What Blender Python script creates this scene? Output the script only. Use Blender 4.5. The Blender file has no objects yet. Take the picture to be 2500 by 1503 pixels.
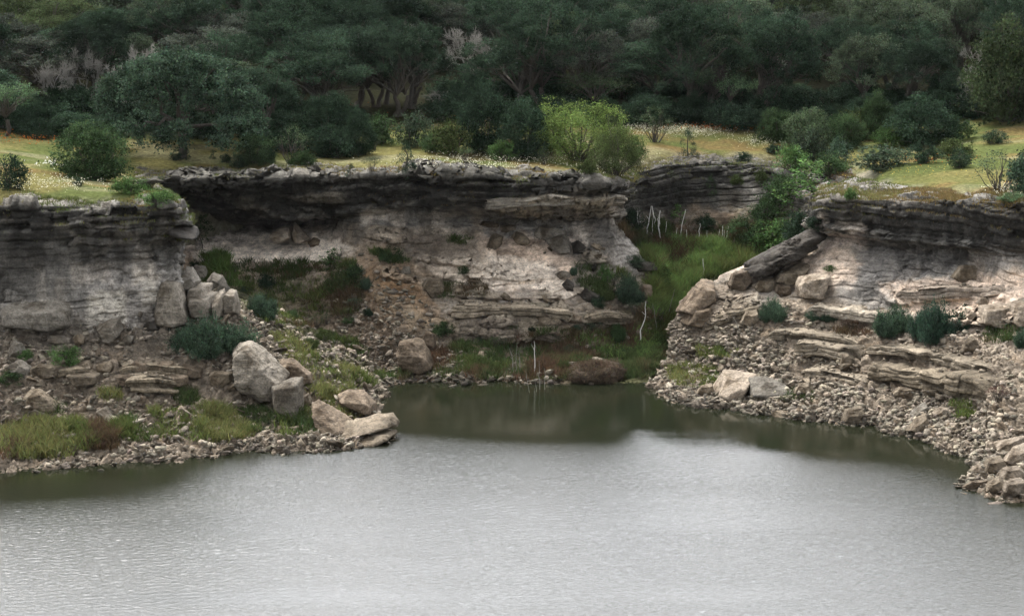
import bpy, math, random
import numpy as np
from mathutils import Vector, Matrix
from mathutils.bvhtree import BVHTree

S = bpy.context.scene
COL = S.collection
R = math.radians

# ------------------------------------------------------------------ camera
FPX, W0, H0 = 4665.0, 2500.0, 1503.0          # focal length in photograph pixels
CAM_H, PITCH = 26.0, 10.34
cam_d = bpy.data.cameras.new('camera')
cam = bpy.data.objects.new('camera', cam_d)
COL.objects.link(cam)
cam.location = (0, 0, CAM_H)
cam.rotation_euler = (R(90 - PITCH), 0, 0)
cam_d.sensor_width = 36
cam_d.lens = 36 * FPX / W0
cam_d.clip_start, cam_d.clip_end = 1, 9000
S.camera = cam

# ------------------------------------------------------------------ sky, sun, exposure
SUN_EL, SUN_AZ = 56, -34                      # azimuth from +Y towards +X: high, from the left and behind the hill side
world = bpy.data.worlds.new('World')
S.world = world
world.use_nodes = True
wn, wl = world.node_tree.nodes, world.node_tree.links
sky = wn.new('ShaderNodeTexSky')
sky.sky_type = 'NISHITA'
sky.sun_disc = False
sky.sun_elevation, sky.sun_rotation = R(SUN_EL), R(SUN_AZ)
sky.air_density, sky.dust_density, sky.ozone_density = 1.0, 8.0, 1.0
hs = wn.new('ShaderNodeHueSaturation')
hs.inputs['Saturation'].default_value = 0.12
wl.new(sky.outputs[0], hs.inputs['Color'])
# unseen bright cloud veil added to whiten the water, thickest low over the hill
tcw = wn.new('ShaderNodeTexCoord'); sepw = wn.new('ShaderNodeSeparateXYZ'); wl.new(tcw.outputs['Generated'], sepw.inputs[0])
cn = wn.new('ShaderNodeTexNoise'); cn.inputs['Scale'].default_value = 2.2; cn.inputs['Detail'].default_value = 5; wl.new(tcw.outputs['Generated'], cn.inputs['Vector'])
def mrange(src, a, b, c, d):
    m_ = wn.new('ShaderNodeMapRange'); m_.interpolation_type = 'SMOOTHSTEP'
    for k_, v_ in zip((1, 2, 3, 4), (a, b, c, d)): m_.inputs[k_].default_value = v_
    wl.new(src, m_.inputs[0]); return m_.outputs[0]
def mmul(a, b):
    m_ = wn.new('ShaderNodeMath'); m_.operation = 'MULTIPLY'; wl.new(a, m_.inputs[0]); wl.new(b, m_.inputs[1]); return m_.outputs[0]
veil = mmul(mmul(mrange(sepw.outputs['Z'], .42, .82, 1, .08), mrange(sepw.outputs['Y'], .1, .85, .06, 1)), mrange(cn.outputs['Fac'], .3, .62, .8, 1.0))
mxw = wn.new('ShaderNodeMix'); mxw.data_type = 'RGBA'; wl.new(veil, mxw.inputs[0]); wl.new(hs.outputs[0], mxw.inputs[6]); mxw.inputs[7].default_value = (22.8, 23.0, 24.0, 1)
wl.new(mxw.outputs[2], wn['Background'].inputs['Color'])
wn['Background'].inputs['Strength'].default_value = 0.14
sun_d = bpy.data.lights.new('sun', 'SUN')
sun_d.energy, sun_d.angle, sun_d.color = 1.35, R(12), (1.0, 0.95, 0.88)
sun = bpy.data.objects.new('sun', sun_d)
COL.objects.link(sun)
sv = Vector((math.sin(R(SUN_AZ)) * math.cos(R(SUN_EL)), math.cos(R(SUN_AZ)) * math.cos(R(SUN_EL)), math.sin(R(SUN_EL))))
sun.rotation_euler = sv.to_track_quat('Z', 'Y').to_euler()
vs = S.view_settings
vs.view_transform, vs.look, vs.exposure, vs.gamma = 'Standard', 'None', 1.65, 1.0
vs.use_curve_mapping = False
S.cycles.use_denoising = True
S.cycles.max_bounces = 6
S.cycles.diffuse_bounces = 3
S.cycles.glossy_bounces = 2
S.cycles.transmission_bounces = 3
S.cycles.transparent_max_bounces = 4
S.cycles.volume_bounces = 1
S.cycles.sample_clamp_indirect = 4

# ------------------------------------------------------------------ projection helpers
CP, SP = math.cos(R(PITCH)), math.sin(R(PITCH))
def ray(px, py):
    cx, cy = (px - W0 / 2) / FPX, (H0 / 2 - py) / FPX
    return np.array([cx, CP + cy * SP, -SP + cy * CP])
def at(px, py, Y):
    d = ray(px, py)
    return np.array([0, 0, CAM_H]) + d * (Y / d[1])
def onz(px, py, z=0.0):
    d = ray(px, py)
    return np.array([0, 0, CAM_H]) + d * ((z - CAM_H) / d[2])
def project(P):
    q = P - np.array([0, 0, CAM_H])
    zf = q[:, 1] * CP - q[:, 2] * SP
    up = q[:, 1] * SP + q[:, 2] * CP
    return np.stack([W0 / 2 + FPX * q[:, 0] / zf, H0 / 2 - FPX * up / zf], 1)
def ppm(Y): return FPX / Y                     # photograph pixels per metre at a distance

# ------------------------------------------------------------------ noise (numpy)
def _hash(ix, iy, iz, s=0):
    h = (ix.astype(np.int64) * 374761393 + iy.astype(np.int64) * 668265263 + iz.astype(np.int64) * 2147483647 + s * 974711) & 0xFFFFFFFF
    h = ((h ^ (h >> 13)) * 1274126177) & 0xFFFFFFFF
    h = ((h ^ (h >> 16)) * 2246822519) & 0xFFFFFFFF
    return ((h ^ (h >> 15)) & 0xFFFFFF) / float(0xFFFFFF)
def vnoise(P, s=0):
    i = np.floor(P).astype(np.int64); f = P - i
    u = f * f * f * (f * (f * 6 - 15) + 10)
    out = 0
    for dx in (0, 1):
        wx = u[:, 0] if dx else 1 - u[:, 0]
        for dy in (0, 1):
            wy = u[:, 1] if dy else 1 - u[:, 1]
            for dz in (0, 1):
                wz = u[:, 2] if dz else 1 - u[:, 2]
                out = out + wx * wy * wz * _hash(i[:, 0] + dx, i[:, 1] + dy, i[:, 2] + dz, s)
    return out * 2 - 1
def fbm(P, octv=4, s=0, gain=0.5):
    a, t, n = 1.0, 0, 0
    for k in range(octv):
        t = t + a * vnoise(P * (2.03 ** k) + 17.3 * k, s + k); n += a; a *= gain
    return t / n * 1.6
def worley(P, s=0):
    i = np.floor(P).astype(np.int64)
    f1 = np.full(len(P), 9.0); f2 = np.full(len(P), 9.0); idh = np.zeros(len(P))
    for dx in (-1, 0, 1):
        for dy in (-1, 0, 1):
            for dz in (-1, 0, 1):
                c = i + np.array([dx, dy, dz])
                h1, h2, h3 = (_hash(c[:, 0], c[:, 1], c[:, 2], s + k) for k in (1, 2, 3))
                d = np.sqrt((c[:, 0] + h1 - P[:, 0]) ** 2 + (c[:, 1] + h2 - P[:, 1]) ** 2 + (c[:, 2] + h3 - P[:, 2]) ** 2)
                nb = d < f1
                f2 = np.where(nb, f1, np.minimum(f2, d))
                idh = np.where(nb, _hash(c[:, 0], c[:, 1], c[:, 2], s + 9), idh)
                f1 = np.where(nb, d, f1)
    return f1, f2, idh
def sstep(a, b, x):
    t = np.clip((x - a) / (b - a), 0, 1)
    return t * t * (3 - 2 * t)

# ------------------------------------------------------------------ mesh helpers
def fast_mesh(name, V, F, colors=None, smooth=False, extra=None):
    """V (n,3), F (m,k): all faces of k corners; colors (n,3) as a point colour attribute named 'tint'."""
    me = bpy.data.meshes.new(name)
    V = np.ascontiguousarray(V, np.float32); F = np.ascontiguousarray(F, np.int32)
    k = F.shape[1]
    me.vertices.add(len(V)); me.vertices.foreach_set('co', V.ravel())
    me.loops.add(F.size); me.loops.foreach_set('vertex_index', F.ravel())
    me.polygons.add(len(F))
    me.polygons.foreach_set('loop_start', np.arange(0, F.size, k, dtype=np.int32))
    me.polygons.foreach_set('loop_total', np.full(len(F), k, np.int32))
    if smooth: me.polygons.foreach_set('use_smooth', np.ones(len(F), bool))
    if colors is not None:
        a = me.attributes.new('tint', 'FLOAT_COLOR', 'POINT')
        a.data.foreach_set('color', np.ascontiguousarray(np.concatenate([np.clip(colors, 0, 1), np.ones((len(V), 1))], 1), np.float32).ravel())
    me.update(calc_edges=True)
    return me
def link(name, me, mat=None, parent=None, **props):
    o = bpy.data.objects.new(name, me)
    COL.objects.link(o)
    if mat is not None and me is not None and not me.materials: me.materials.append(mat)
    if parent is not None: o.parent = parent
    for k, v in props.items():
        if v is not None: o[k] = v
    return o
def grid_faces(nu, nv):
    i = np.arange(nu - 1)[:, None] * nv + np.arange(nv - 1)[None, :]
    return np.stack([i, i + nv, i + nv + 1, i + 1], -1).reshape(-1, 4)
def vert_normals(P, nu, nv):
    G = P.reshape(nu, nv, 3)
    du = np.gradient(G, axis=0); dv = np.gradient(G, axis=1)
    n = np.cross(du, dv).reshape(-1, 3)
    return n / (np.linalg.norm(n, axis=1, keepdims=True) + 1e-9)

# ------------------------------------------------------------------ materials
def mat_new(name):
    m = bpy.data.materials.new(name); m.use_nodes = True
    nt = m.node_tree; bs = nt.nodes['Principled BSDF']
    return m, nt.nodes, nt.links, bs
def nd(N, t, **kw):
    n = N.new(t)
    for k, v in kw.items():
        if k in n.inputs.keys(): n.inputs[k].default_value = v
        else: setattr(n, k, v)
    return n
def mulc(N, L, a, b, fac=1.0, mode='MULTIPLY'):
    m = N.new('ShaderNodeMix'); m.data_type = 'RGBA'; m.blend_type = mode
    m.inputs[0].default_value = fac
    L.new(a, m.inputs[6]); L.new(b, m.inputs[7])
    return m.outputs[2]
def ramp(N, L, src, stops):
    r = N.new('ShaderNodeValToRGB'); e = r.color_ramp.elements
    while len(e) < len(stops): e.new(0.5)
    for q, (p, c) in zip(e, stops):
        q.position = p; q.color = (c, c, c, 1) if not hasattr(c, '__len__') else (*c, 1)
    L.new(src, r.inputs[0])
    return r.outputs[0]

def rock_material(name, use_object_color=False, bump=0.12, seed=0.0):
    m, N, L, B = mat_new(name)
    geo = N.new('ShaderNodeNewGeometry')
    mp = nd(N, 'ShaderNodeMapping'); mp.inputs['Location'].default_value = (seed, seed * 2, seed)
    if use_object_color:
        tc = N.new('ShaderNodeTexCoord'); oi = N.new('ShaderNodeObjectInfo')
        L.new(tc.outputs['Object'], mp.inputs['Vector']); base = oi.outputs['Color']
    else:
        L.new(geo.outputs['Position'], mp.inputs['Vector'])
        at_ = N.new('ShaderNodeAttribute'); at_.attribute_name = 'tint'; base = at_.outputs['Color']
    n1 = nd(N, 'ShaderNodeTexNoise', Scale=2.2, Detail=7.0, Roughness=0.68); L.new(mp.outputs[0], n1.inputs['Vector'])
    n2 = nd(N, 'ShaderNodeTexNoise', Scale=9.0, Detail=5.0, Roughness=0.7); L.new(mp.outputs[0], n2.inputs['Vector'])
    c = mulc(N, L, base, ramp(N, L, n1.outputs['Fac'], [(0.28, 0.42), (0.5, 0.92), (0.74, 1.35)]))
    c = mulc(N, L, c, ramp(N, L, n2.outputs['Fac'], [(0.32, 0.5), (0.5, 1.0), (0.7, 1.35)]))
    # fine bedding lines, flat-lying, with uneven strength
    mp2 = nd(N, 'ShaderNodeMapping'); mp2.inputs['Scale'].default_value = (0.35, 0.35, 5.5)
    L.new(mp.outputs[0], mp2.inputs['Vector'])
    n3 = nd(N, 'ShaderNodeTexNoise', Scale=1.5, Detail=4.0, Roughness=0.6); L.new(mp2.outputs[0], n3.inputs['Vector'])
    c = mulc(N, L, c, ramp(N, L, n3.outputs['Fac'], [(0.36, 0.7), (0.5, 1.0), (0.66, 1.12)]), 0.7)
    if use_object_color:                      # broad grey-brown weather stains and soil marks
        n4 = nd(N, 'ShaderNodeTexNoise', Scale=.75, Detail=5.0, Roughness=.62, Distortion=.6); L.new(mp.outputs[0], n4.inputs['Vector'])
        c = mulc(N, L, c, ramp(N, L, n4.outputs['Fac'], [(.36, (.42, .38, .33)), (.5, (.95, .93, .9)), (.66, (1.12, 1.1, 1.08))]))
        r = N.new('ShaderNodeHueSaturation'); L.new(c, r.inputs['Color'])
        mr = nd(N, 'ShaderNodeMapRange'); mr.inputs[3].default_value, mr.inputs[4].default_value = 0.72, 1.25
        L.new(oi.outputs['Random'], mr.inputs[0]); L.new(mr.outputs[0], r.inputs['Value']); c = r.outputs[0]
    L.new(c, B.inputs['Base Color'])
    B.inputs['Roughness'].default_value = 0.93
    B.inputs['Specular IOR Level'].default_value = 0.15
    ad = nd(N, 'ShaderNodeMath', operation='ADD'); L.new(n1.outputs['Fac'], ad.inputs[0]); L.new(n2.outputs['Fac'], ad.inputs[1])
    ad2 = nd(N, 'ShaderNodeMath', operation='ADD'); L.new(ad.outputs[0], ad2.inputs[0]); L.new(n3.outputs['Fac'], ad2.inputs[1])
    bp = nd(N, 'ShaderNodeBump', Strength=0.8, Distance=bump); L.new(ad2.outputs[0], bp.inputs['Height'])
    L.new(bp.outputs[0], B.inputs['Normal'])
    return m
M_CLIFF = rock_material('limestone')
M_ROCK = rock_material('loose_limestone', True, 0.13, 3.7)
# ------------------------------------------------------------------ the land: three lofted rock banks
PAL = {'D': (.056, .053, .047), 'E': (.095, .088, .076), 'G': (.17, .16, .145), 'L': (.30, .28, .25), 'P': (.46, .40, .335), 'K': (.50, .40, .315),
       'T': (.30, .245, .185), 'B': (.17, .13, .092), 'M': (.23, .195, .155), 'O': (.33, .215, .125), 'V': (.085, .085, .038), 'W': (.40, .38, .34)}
WTS = {'R': (0.0, 1.0), 'r': (0.15, .6), 'c': (.55, .15), 'C': (1.0, 0.0), 's': (.28, .1), 'g': (.45, .05), 'm': (0.1, .25)}

def expand(st, colors, wts):
    px, rows = st[0], st[1]
    if len(st) > 2 and st[2]: colors = st[2]
    if len(st) > 3 and st[3]: wts = st[3]
    pts = []
    for k, r in enumerate(rows):
        if k == 0:
            q = onz(*(r if isinstance(r, tuple) else (px, r)))
        elif len(r) == 2: q = at(px, r[0], r[1])
        else: q = at(*r)
        pts.append(q)
    sh, a = pts[0], pts[1]
    d = sh - a; d[2] = 0; d /= np.linalg.norm(d) + 1e-6
    pts = [sh + d * 5 + np.array([0, 0, -2.5])] + pts
    b = pts[-1] + np.array([0, 1.0, 0]) * 3.0; b[2] -= 2.2
    pts.append(b)
    colors = colors[0] + colors + colors[-1]; wts = wts[0] + wts + wts[-1]
    return np.array(pts), np.array([(*PAL[c], *WTS[w]) for c, w in zip(colors, wts)])

def hermite(vals, t, tq, tension=1.0):
    """vals (n,...) at knots t -> values at tq: cubic Hermite with limited tangents."""
    n = len(t)
    m = np.zeros_like(vals)
    dt = np.diff(t); sl = np.diff(vals, axis=0) / dt.reshape(-1, *([1] * (vals.ndim - 1)))
    m[1:-1] = (sl[1:] + sl[:-1]) / 2; m[0] = sl[0]; m[-1] = sl[-1]
    m *= tension
    k = np.clip(np.searchsorted(t, tq, side='right') - 1, 0, n - 2)
    h = dt[k]; s = (tq - t[k]) / h
    sh = (-1,) + (1,) * (vals.ndim - 1)
    s, h = s.reshape(sh), h.reshape(sh)
    lin = vals[k] * (1 - s) + vals[k + 1] * s
    cub = (2 * s**3 - 3 * s**2 + 1) * vals[k] + (s**3 - 2 * s**2 + s) * h * m[k] + (-2 * s**3 + 3 * s**2) * vals[k + 1] + (s**3 - s**2) * h * m[k + 1]
    return lin * (1 - tension) + cub * tension

def loft(stations, colors, wts, du, dv, seed):
    PA = [expand(s, colors, wts) for s in stations]
    P = np.array([a for a, b in PA]); A = np.array([b for a, b in PA])
    tu = np.concatenate([[0], np.cumsum(np.maximum(np.linalg.norm(np.diff(P, axis=0), axis=2).mean(1), .5))])
    tv = np.concatenate([[0], np.cumsum(np.maximum(np.linalg.norm(np.diff(P, axis=1), axis=2).mean(0), .3))])
    nu, nv = int(tu[-1] / du), int(tv[-1] / dv)
    uq, vq = np.linspace(0, tu[-1], nu), np.linspace(0, tv[-1], nv)
    def interp(X, tn_u, tn_v):
        Y = hermite(X, tu, uq, tn_u)
        return np.swapaxes(hermite(np.swapaxes(Y, 0, 1), tv, vq, tn_v), 0, 1)
    V = interp(P, .8, .35).reshape(-1, 3)
    # colours and weights are read with a jittered position so that their borders wander
    a_lin = interp(A, 0., 0.)
    N = vert_normals(V, nu, nv)
    if (N[:, 1].mean() > 0): N = -N
    warp = fbm(V * np.array([.5, .5, .18]), 4, seed + 31)
    warp2 = fbm(V * np.array([1.6, 1.6, .22]), 3, seed + 37)
    iu = np.repeat(np.arange(nu), nv); iv = np.tile(np.arange(nv), nu)
    jv = np.clip(iv + (warp * 1.1 + warp2 * 0.8) / dv, 0, nv - 1).astype(int)
    ju = np.clip(iu + fbm(V * .4 + 9, 3, seed + 41) * 1.0 / du, 0, nu - 1).astype(int)
    C = a_lin[ju, jv][:, :3]
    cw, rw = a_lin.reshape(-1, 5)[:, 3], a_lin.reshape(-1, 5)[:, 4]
    # ---- bedding: beds of uneven thickness, broken into blocks along the face
    along = V[:, 0] * .94 + V[:, 1] * .35
    s = V[:, 2] + .45 * fbm(V * np.array([.09, .09, 0.02]), 2, seed + 1) + .12 * fbm(V * np.array([.8, .8, .3]), 2, seed + 2) + along * .012
    thin = .40 + .16 * vnoise(np.stack([s * .35, s * 0, s * 0], 1), seed + 4)
    t = s / .40 + .75 * vnoise(np.stack([s * 1.1, s * 0, s * 0], 1), seed + 3)
    k = np.floor(t); f = t - k; ki = k.astype(np.int64)
    hk = _hash(ki, ki * 0, ki * 0, seed + 5)
    bl = along / (0.9 + 2.6 * _hash(ki, ki * 0 + 1, ki * 0, seed + 6)) + 13 * hk + .25 * fbm(V * 1.3, 2, seed + 7)
    bk = np.floor(bl); bf = bl - bk
    hb = _hash(ki, bk.astype(np.int64), ki * 0 + 2, seed + 8)
    round_v = 1 - np.abs(2 * f - 1) ** 9
    round_u = 1 - np.abs(2 * bf - 1) ** 22
    present = sstep(-.25, .35, fbm(V * np.array([.28, .28, .5]), 3, seed + 9))       # beds fade in and out
    bed = (.50 * (hk - .5) + .80 * (hb - .5) * present - .34 * (1 - round_v) - .20 * (1 - round_u) * present - .45 * (hb < .2) * present)
    # angular broken faces: flattened cells at two sizes, each set in or out, with open joints
    a1, a2, ida = worley(V * np.array([.75, .75, 1.5]) + .25 * fbm(V * .9, 2, seed + 61)[:, None], seed + 63)
    b1, b2, idb = worley(V * np.array([2.1, 2.1, 3.9]) + .3, seed + 67)
    brk = .50 * (ida - .5) - .16 * (1 - sstep(0, .12, a2 - a1)) + .20 * (idb - .5) - .06 * (1 - sstep(0, .14, b2 - b1))
    crag = sstep(-.25, .3, fbm(V * .3 + 40, 3, seed + 69))
    big = fbm(V * .33, 4, seed + 11)
    # ---- rubble: heaped cells
    f1, f2, idh = worley(V / .62 + .2 * fbm(V * 2, 2, seed + 12)[:, None], seed + 13)
    g1, g2, idg = worley(V / .27, seed + 17)
    heap = .26 * sstep(0, .35, f2 - f1) * (.35 + idh) + .11 * sstep(0, .3, g2 - g1) * (.3 + idg)
    fine = fbm(V * 3.1, 4, seed + 21)
    D = cw * (bed * .85 + .34 * big + .55 * brk * crag) + np.clip(1 - cw - rw, 0, 1) * brk * .75 * crag + rw * (heap - .12 + .34 * big) + (.05 + .05 * rw) * fine
    D += (1 - np.clip(cw + rw, 0, 1)) * .22 * big
    dirn = N.copy(); dirn[:, 2] *= np.where(cw > .5, .25, 1)
    dirn /= np.linalg.norm(dirn, axis=1, keepdims=True)
    V2 = V + dirn * D[:, None]
    # ---- weathering: per-bed tone, block tone, patina streaks running down, pale spalls, grey on upward-facing ledge tops
    N2 = vert_normals(V2, nu, nv)
    if (N2[:, 1].mean() > 0): N2 = -N2
    tone = 1 + cw * (.55 * (hk - .5) + .5 * (hb - .5) * present) + (1 - rw) * (.5 * (ida - .5) + .4 * (idb - .5)) * crag - .35 * (1 - rw) * crag * (1 - sstep(0, .10, a2 - a1)) + rw * (.5 * (idh - .5) + .45 * (idg - .5))
    streak = fbm(V * np.array([1.5, 1.5, .13]), 4, seed + 51)
    spall = sstep(.28, .55, fbm(V * np.array([.5, .5, .9]), 4, seed + 53))
    pat = sstep(.12, .5, streak + .5 * fbm(V * .35, 3, seed + 55))
    C = C * np.clip(tone, .35, 1.8)[:, None]
    C = C * (1 - .55 * pat * (.35 + .65 * cw))[:, None] * (1 - .42 * np.clip(rw * 1.3, 0, 1))[:, None]   # soil between stones darkened in place of contact shadows
    lum = C.mean(1)
    pale = np.array([.36, .325, .28])
    w = (cw * spall * .55 * sstep(.02, .1, lum))[:, None]
    C = C * (1 - w) + pale * w
    top = (sstep(.45, .85, N2[:, 2]) * sstep(-.1, .4, fbm(V * 1.4, 3, seed + 57)) * cw * .75)[:, None]
    C = C * (1 - top) + np.array([.175, .168, .15]) * top
    gm = sstep(.15, .6, fbm(V * .8, 3, seed + 59))[:, None]
    C = C * (1 - .12 * gm) + C * gm * .12 * np.array([1.35, 1.0, .6]) * 1.2
    return dict(V=V2, V0=V, N=N2, C=C, cw=cw, rw=rw, nu=nu, nv=nv, F=grid_faces(nu, nv))

# rows: shore, low slope, high slope, foot of cliff, lower cliff, undercut, lip underside, lip edge, back on the plateau
LEFT = [
 (-260, [1186, (1065, 100), (935, 103.5), (815, 107.5), (740, 108.2), (650, 108.9), (560, 108.5), (500, 108.8), (470, 113.5)]),
 (0,   [1157, (1050, 100.5), (920, 104), (812, 108), (735, 108.4), (650, 109.0), (570, 108.6), (500, 109), (478, 113)]),
 (150, [1145, (1040, 101.5), (910, 104.5), (812, 108), (735, 108.5), (650, 109.2), (565, 108.7), (502, 109), (480, 113)]),
 (300, [1131, (1030, 102), (900, 105), (800, 108.5), (730, 108.9), (640, 109.4), (560, 108.9), (505, 109.2), (484, 113)]),
 (400, [1122, (1020, 102.5), (900, 105.5), (782, 109.5), (720, 109.8), (630, 110.2), (560, 109.6), (502, 109.6), (478, 114)]),
 (460, [(520, 1110), (510, 1010, 103.5), (500, 890, 106.5), (462, 770, 110.3), (432, 700, 110.6), (430, 620, 110.9), (452, 560, 110.4), (450, 512, 110.6), (430, 488, 114)]),
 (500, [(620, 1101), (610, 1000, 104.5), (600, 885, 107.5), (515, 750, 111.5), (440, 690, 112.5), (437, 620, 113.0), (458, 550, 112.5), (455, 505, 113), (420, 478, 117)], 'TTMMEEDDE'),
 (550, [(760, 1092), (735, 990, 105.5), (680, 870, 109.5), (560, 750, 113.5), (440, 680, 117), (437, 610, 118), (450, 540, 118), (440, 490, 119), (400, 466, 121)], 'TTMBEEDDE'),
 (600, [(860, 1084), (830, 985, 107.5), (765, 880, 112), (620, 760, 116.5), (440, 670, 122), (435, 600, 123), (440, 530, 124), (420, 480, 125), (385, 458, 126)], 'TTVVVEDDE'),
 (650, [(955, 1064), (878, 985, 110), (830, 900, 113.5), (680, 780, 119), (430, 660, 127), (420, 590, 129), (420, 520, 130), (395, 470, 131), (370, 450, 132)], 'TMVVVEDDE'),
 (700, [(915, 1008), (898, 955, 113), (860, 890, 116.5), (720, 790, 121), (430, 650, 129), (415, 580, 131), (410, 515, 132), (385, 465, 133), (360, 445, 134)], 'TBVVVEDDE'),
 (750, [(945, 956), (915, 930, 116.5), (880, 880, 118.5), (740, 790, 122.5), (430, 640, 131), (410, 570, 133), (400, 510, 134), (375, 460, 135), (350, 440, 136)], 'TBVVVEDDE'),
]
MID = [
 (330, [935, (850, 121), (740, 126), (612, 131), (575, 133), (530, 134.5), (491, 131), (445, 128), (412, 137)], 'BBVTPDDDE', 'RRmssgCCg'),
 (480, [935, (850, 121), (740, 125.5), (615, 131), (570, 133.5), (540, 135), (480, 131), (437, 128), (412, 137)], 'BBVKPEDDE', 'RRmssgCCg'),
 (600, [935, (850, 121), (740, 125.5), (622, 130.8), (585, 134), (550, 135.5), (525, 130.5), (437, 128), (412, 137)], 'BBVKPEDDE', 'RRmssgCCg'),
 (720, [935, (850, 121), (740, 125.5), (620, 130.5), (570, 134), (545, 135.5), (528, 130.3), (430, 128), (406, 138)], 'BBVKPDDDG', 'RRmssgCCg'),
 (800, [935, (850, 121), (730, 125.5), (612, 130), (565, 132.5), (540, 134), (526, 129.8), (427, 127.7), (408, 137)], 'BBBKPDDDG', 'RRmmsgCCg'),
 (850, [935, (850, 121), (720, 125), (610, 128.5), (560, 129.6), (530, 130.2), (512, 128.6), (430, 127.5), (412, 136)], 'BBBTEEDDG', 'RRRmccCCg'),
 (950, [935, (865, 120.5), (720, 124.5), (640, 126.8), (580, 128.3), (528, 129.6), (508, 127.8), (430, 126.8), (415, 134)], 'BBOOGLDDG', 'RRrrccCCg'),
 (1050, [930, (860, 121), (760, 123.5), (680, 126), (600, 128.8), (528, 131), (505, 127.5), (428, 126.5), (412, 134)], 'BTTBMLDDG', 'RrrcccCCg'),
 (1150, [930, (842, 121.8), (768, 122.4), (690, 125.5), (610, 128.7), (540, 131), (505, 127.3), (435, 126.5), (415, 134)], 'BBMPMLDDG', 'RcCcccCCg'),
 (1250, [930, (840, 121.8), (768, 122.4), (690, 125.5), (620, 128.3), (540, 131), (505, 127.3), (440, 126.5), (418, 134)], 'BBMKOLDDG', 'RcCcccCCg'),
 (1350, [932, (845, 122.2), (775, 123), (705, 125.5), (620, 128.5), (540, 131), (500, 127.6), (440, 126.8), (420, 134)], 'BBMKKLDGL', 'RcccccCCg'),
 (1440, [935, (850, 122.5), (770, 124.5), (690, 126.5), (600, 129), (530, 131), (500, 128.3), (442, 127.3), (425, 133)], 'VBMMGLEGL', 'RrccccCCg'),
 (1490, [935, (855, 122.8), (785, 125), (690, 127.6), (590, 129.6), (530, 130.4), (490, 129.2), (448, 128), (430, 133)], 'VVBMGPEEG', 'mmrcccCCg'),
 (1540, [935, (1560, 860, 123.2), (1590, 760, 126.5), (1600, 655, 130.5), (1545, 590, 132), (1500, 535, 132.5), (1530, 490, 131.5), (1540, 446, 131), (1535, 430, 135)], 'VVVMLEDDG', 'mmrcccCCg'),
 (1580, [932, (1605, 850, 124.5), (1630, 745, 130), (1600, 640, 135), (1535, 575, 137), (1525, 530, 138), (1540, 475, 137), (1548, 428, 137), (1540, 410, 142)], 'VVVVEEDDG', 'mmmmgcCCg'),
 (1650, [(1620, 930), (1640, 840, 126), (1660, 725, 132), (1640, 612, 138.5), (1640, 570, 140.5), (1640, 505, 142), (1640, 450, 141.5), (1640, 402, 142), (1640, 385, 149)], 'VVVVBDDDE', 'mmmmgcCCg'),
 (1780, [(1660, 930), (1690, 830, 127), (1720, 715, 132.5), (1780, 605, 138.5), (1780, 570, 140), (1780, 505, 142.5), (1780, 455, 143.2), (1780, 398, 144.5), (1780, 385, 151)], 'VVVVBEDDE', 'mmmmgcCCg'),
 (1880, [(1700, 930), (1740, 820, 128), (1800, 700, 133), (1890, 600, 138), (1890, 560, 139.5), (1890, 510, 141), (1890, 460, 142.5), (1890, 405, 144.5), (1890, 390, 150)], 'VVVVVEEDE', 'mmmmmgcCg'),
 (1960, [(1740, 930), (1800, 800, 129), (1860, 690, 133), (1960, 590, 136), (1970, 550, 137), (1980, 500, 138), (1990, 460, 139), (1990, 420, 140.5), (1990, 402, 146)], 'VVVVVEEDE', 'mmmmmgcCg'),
 (2080, [(1800, 925), (1900, 790, 129), (1980, 680, 132), (2080, 580, 133), (2080, 540, 133.5), (2080, 500, 134), (2080, 460, 134.5), (2080, 430, 135.5), (2080, 412, 140)], 'VVVVVEEDE', 'mmmmmgcCg'),
]
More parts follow.
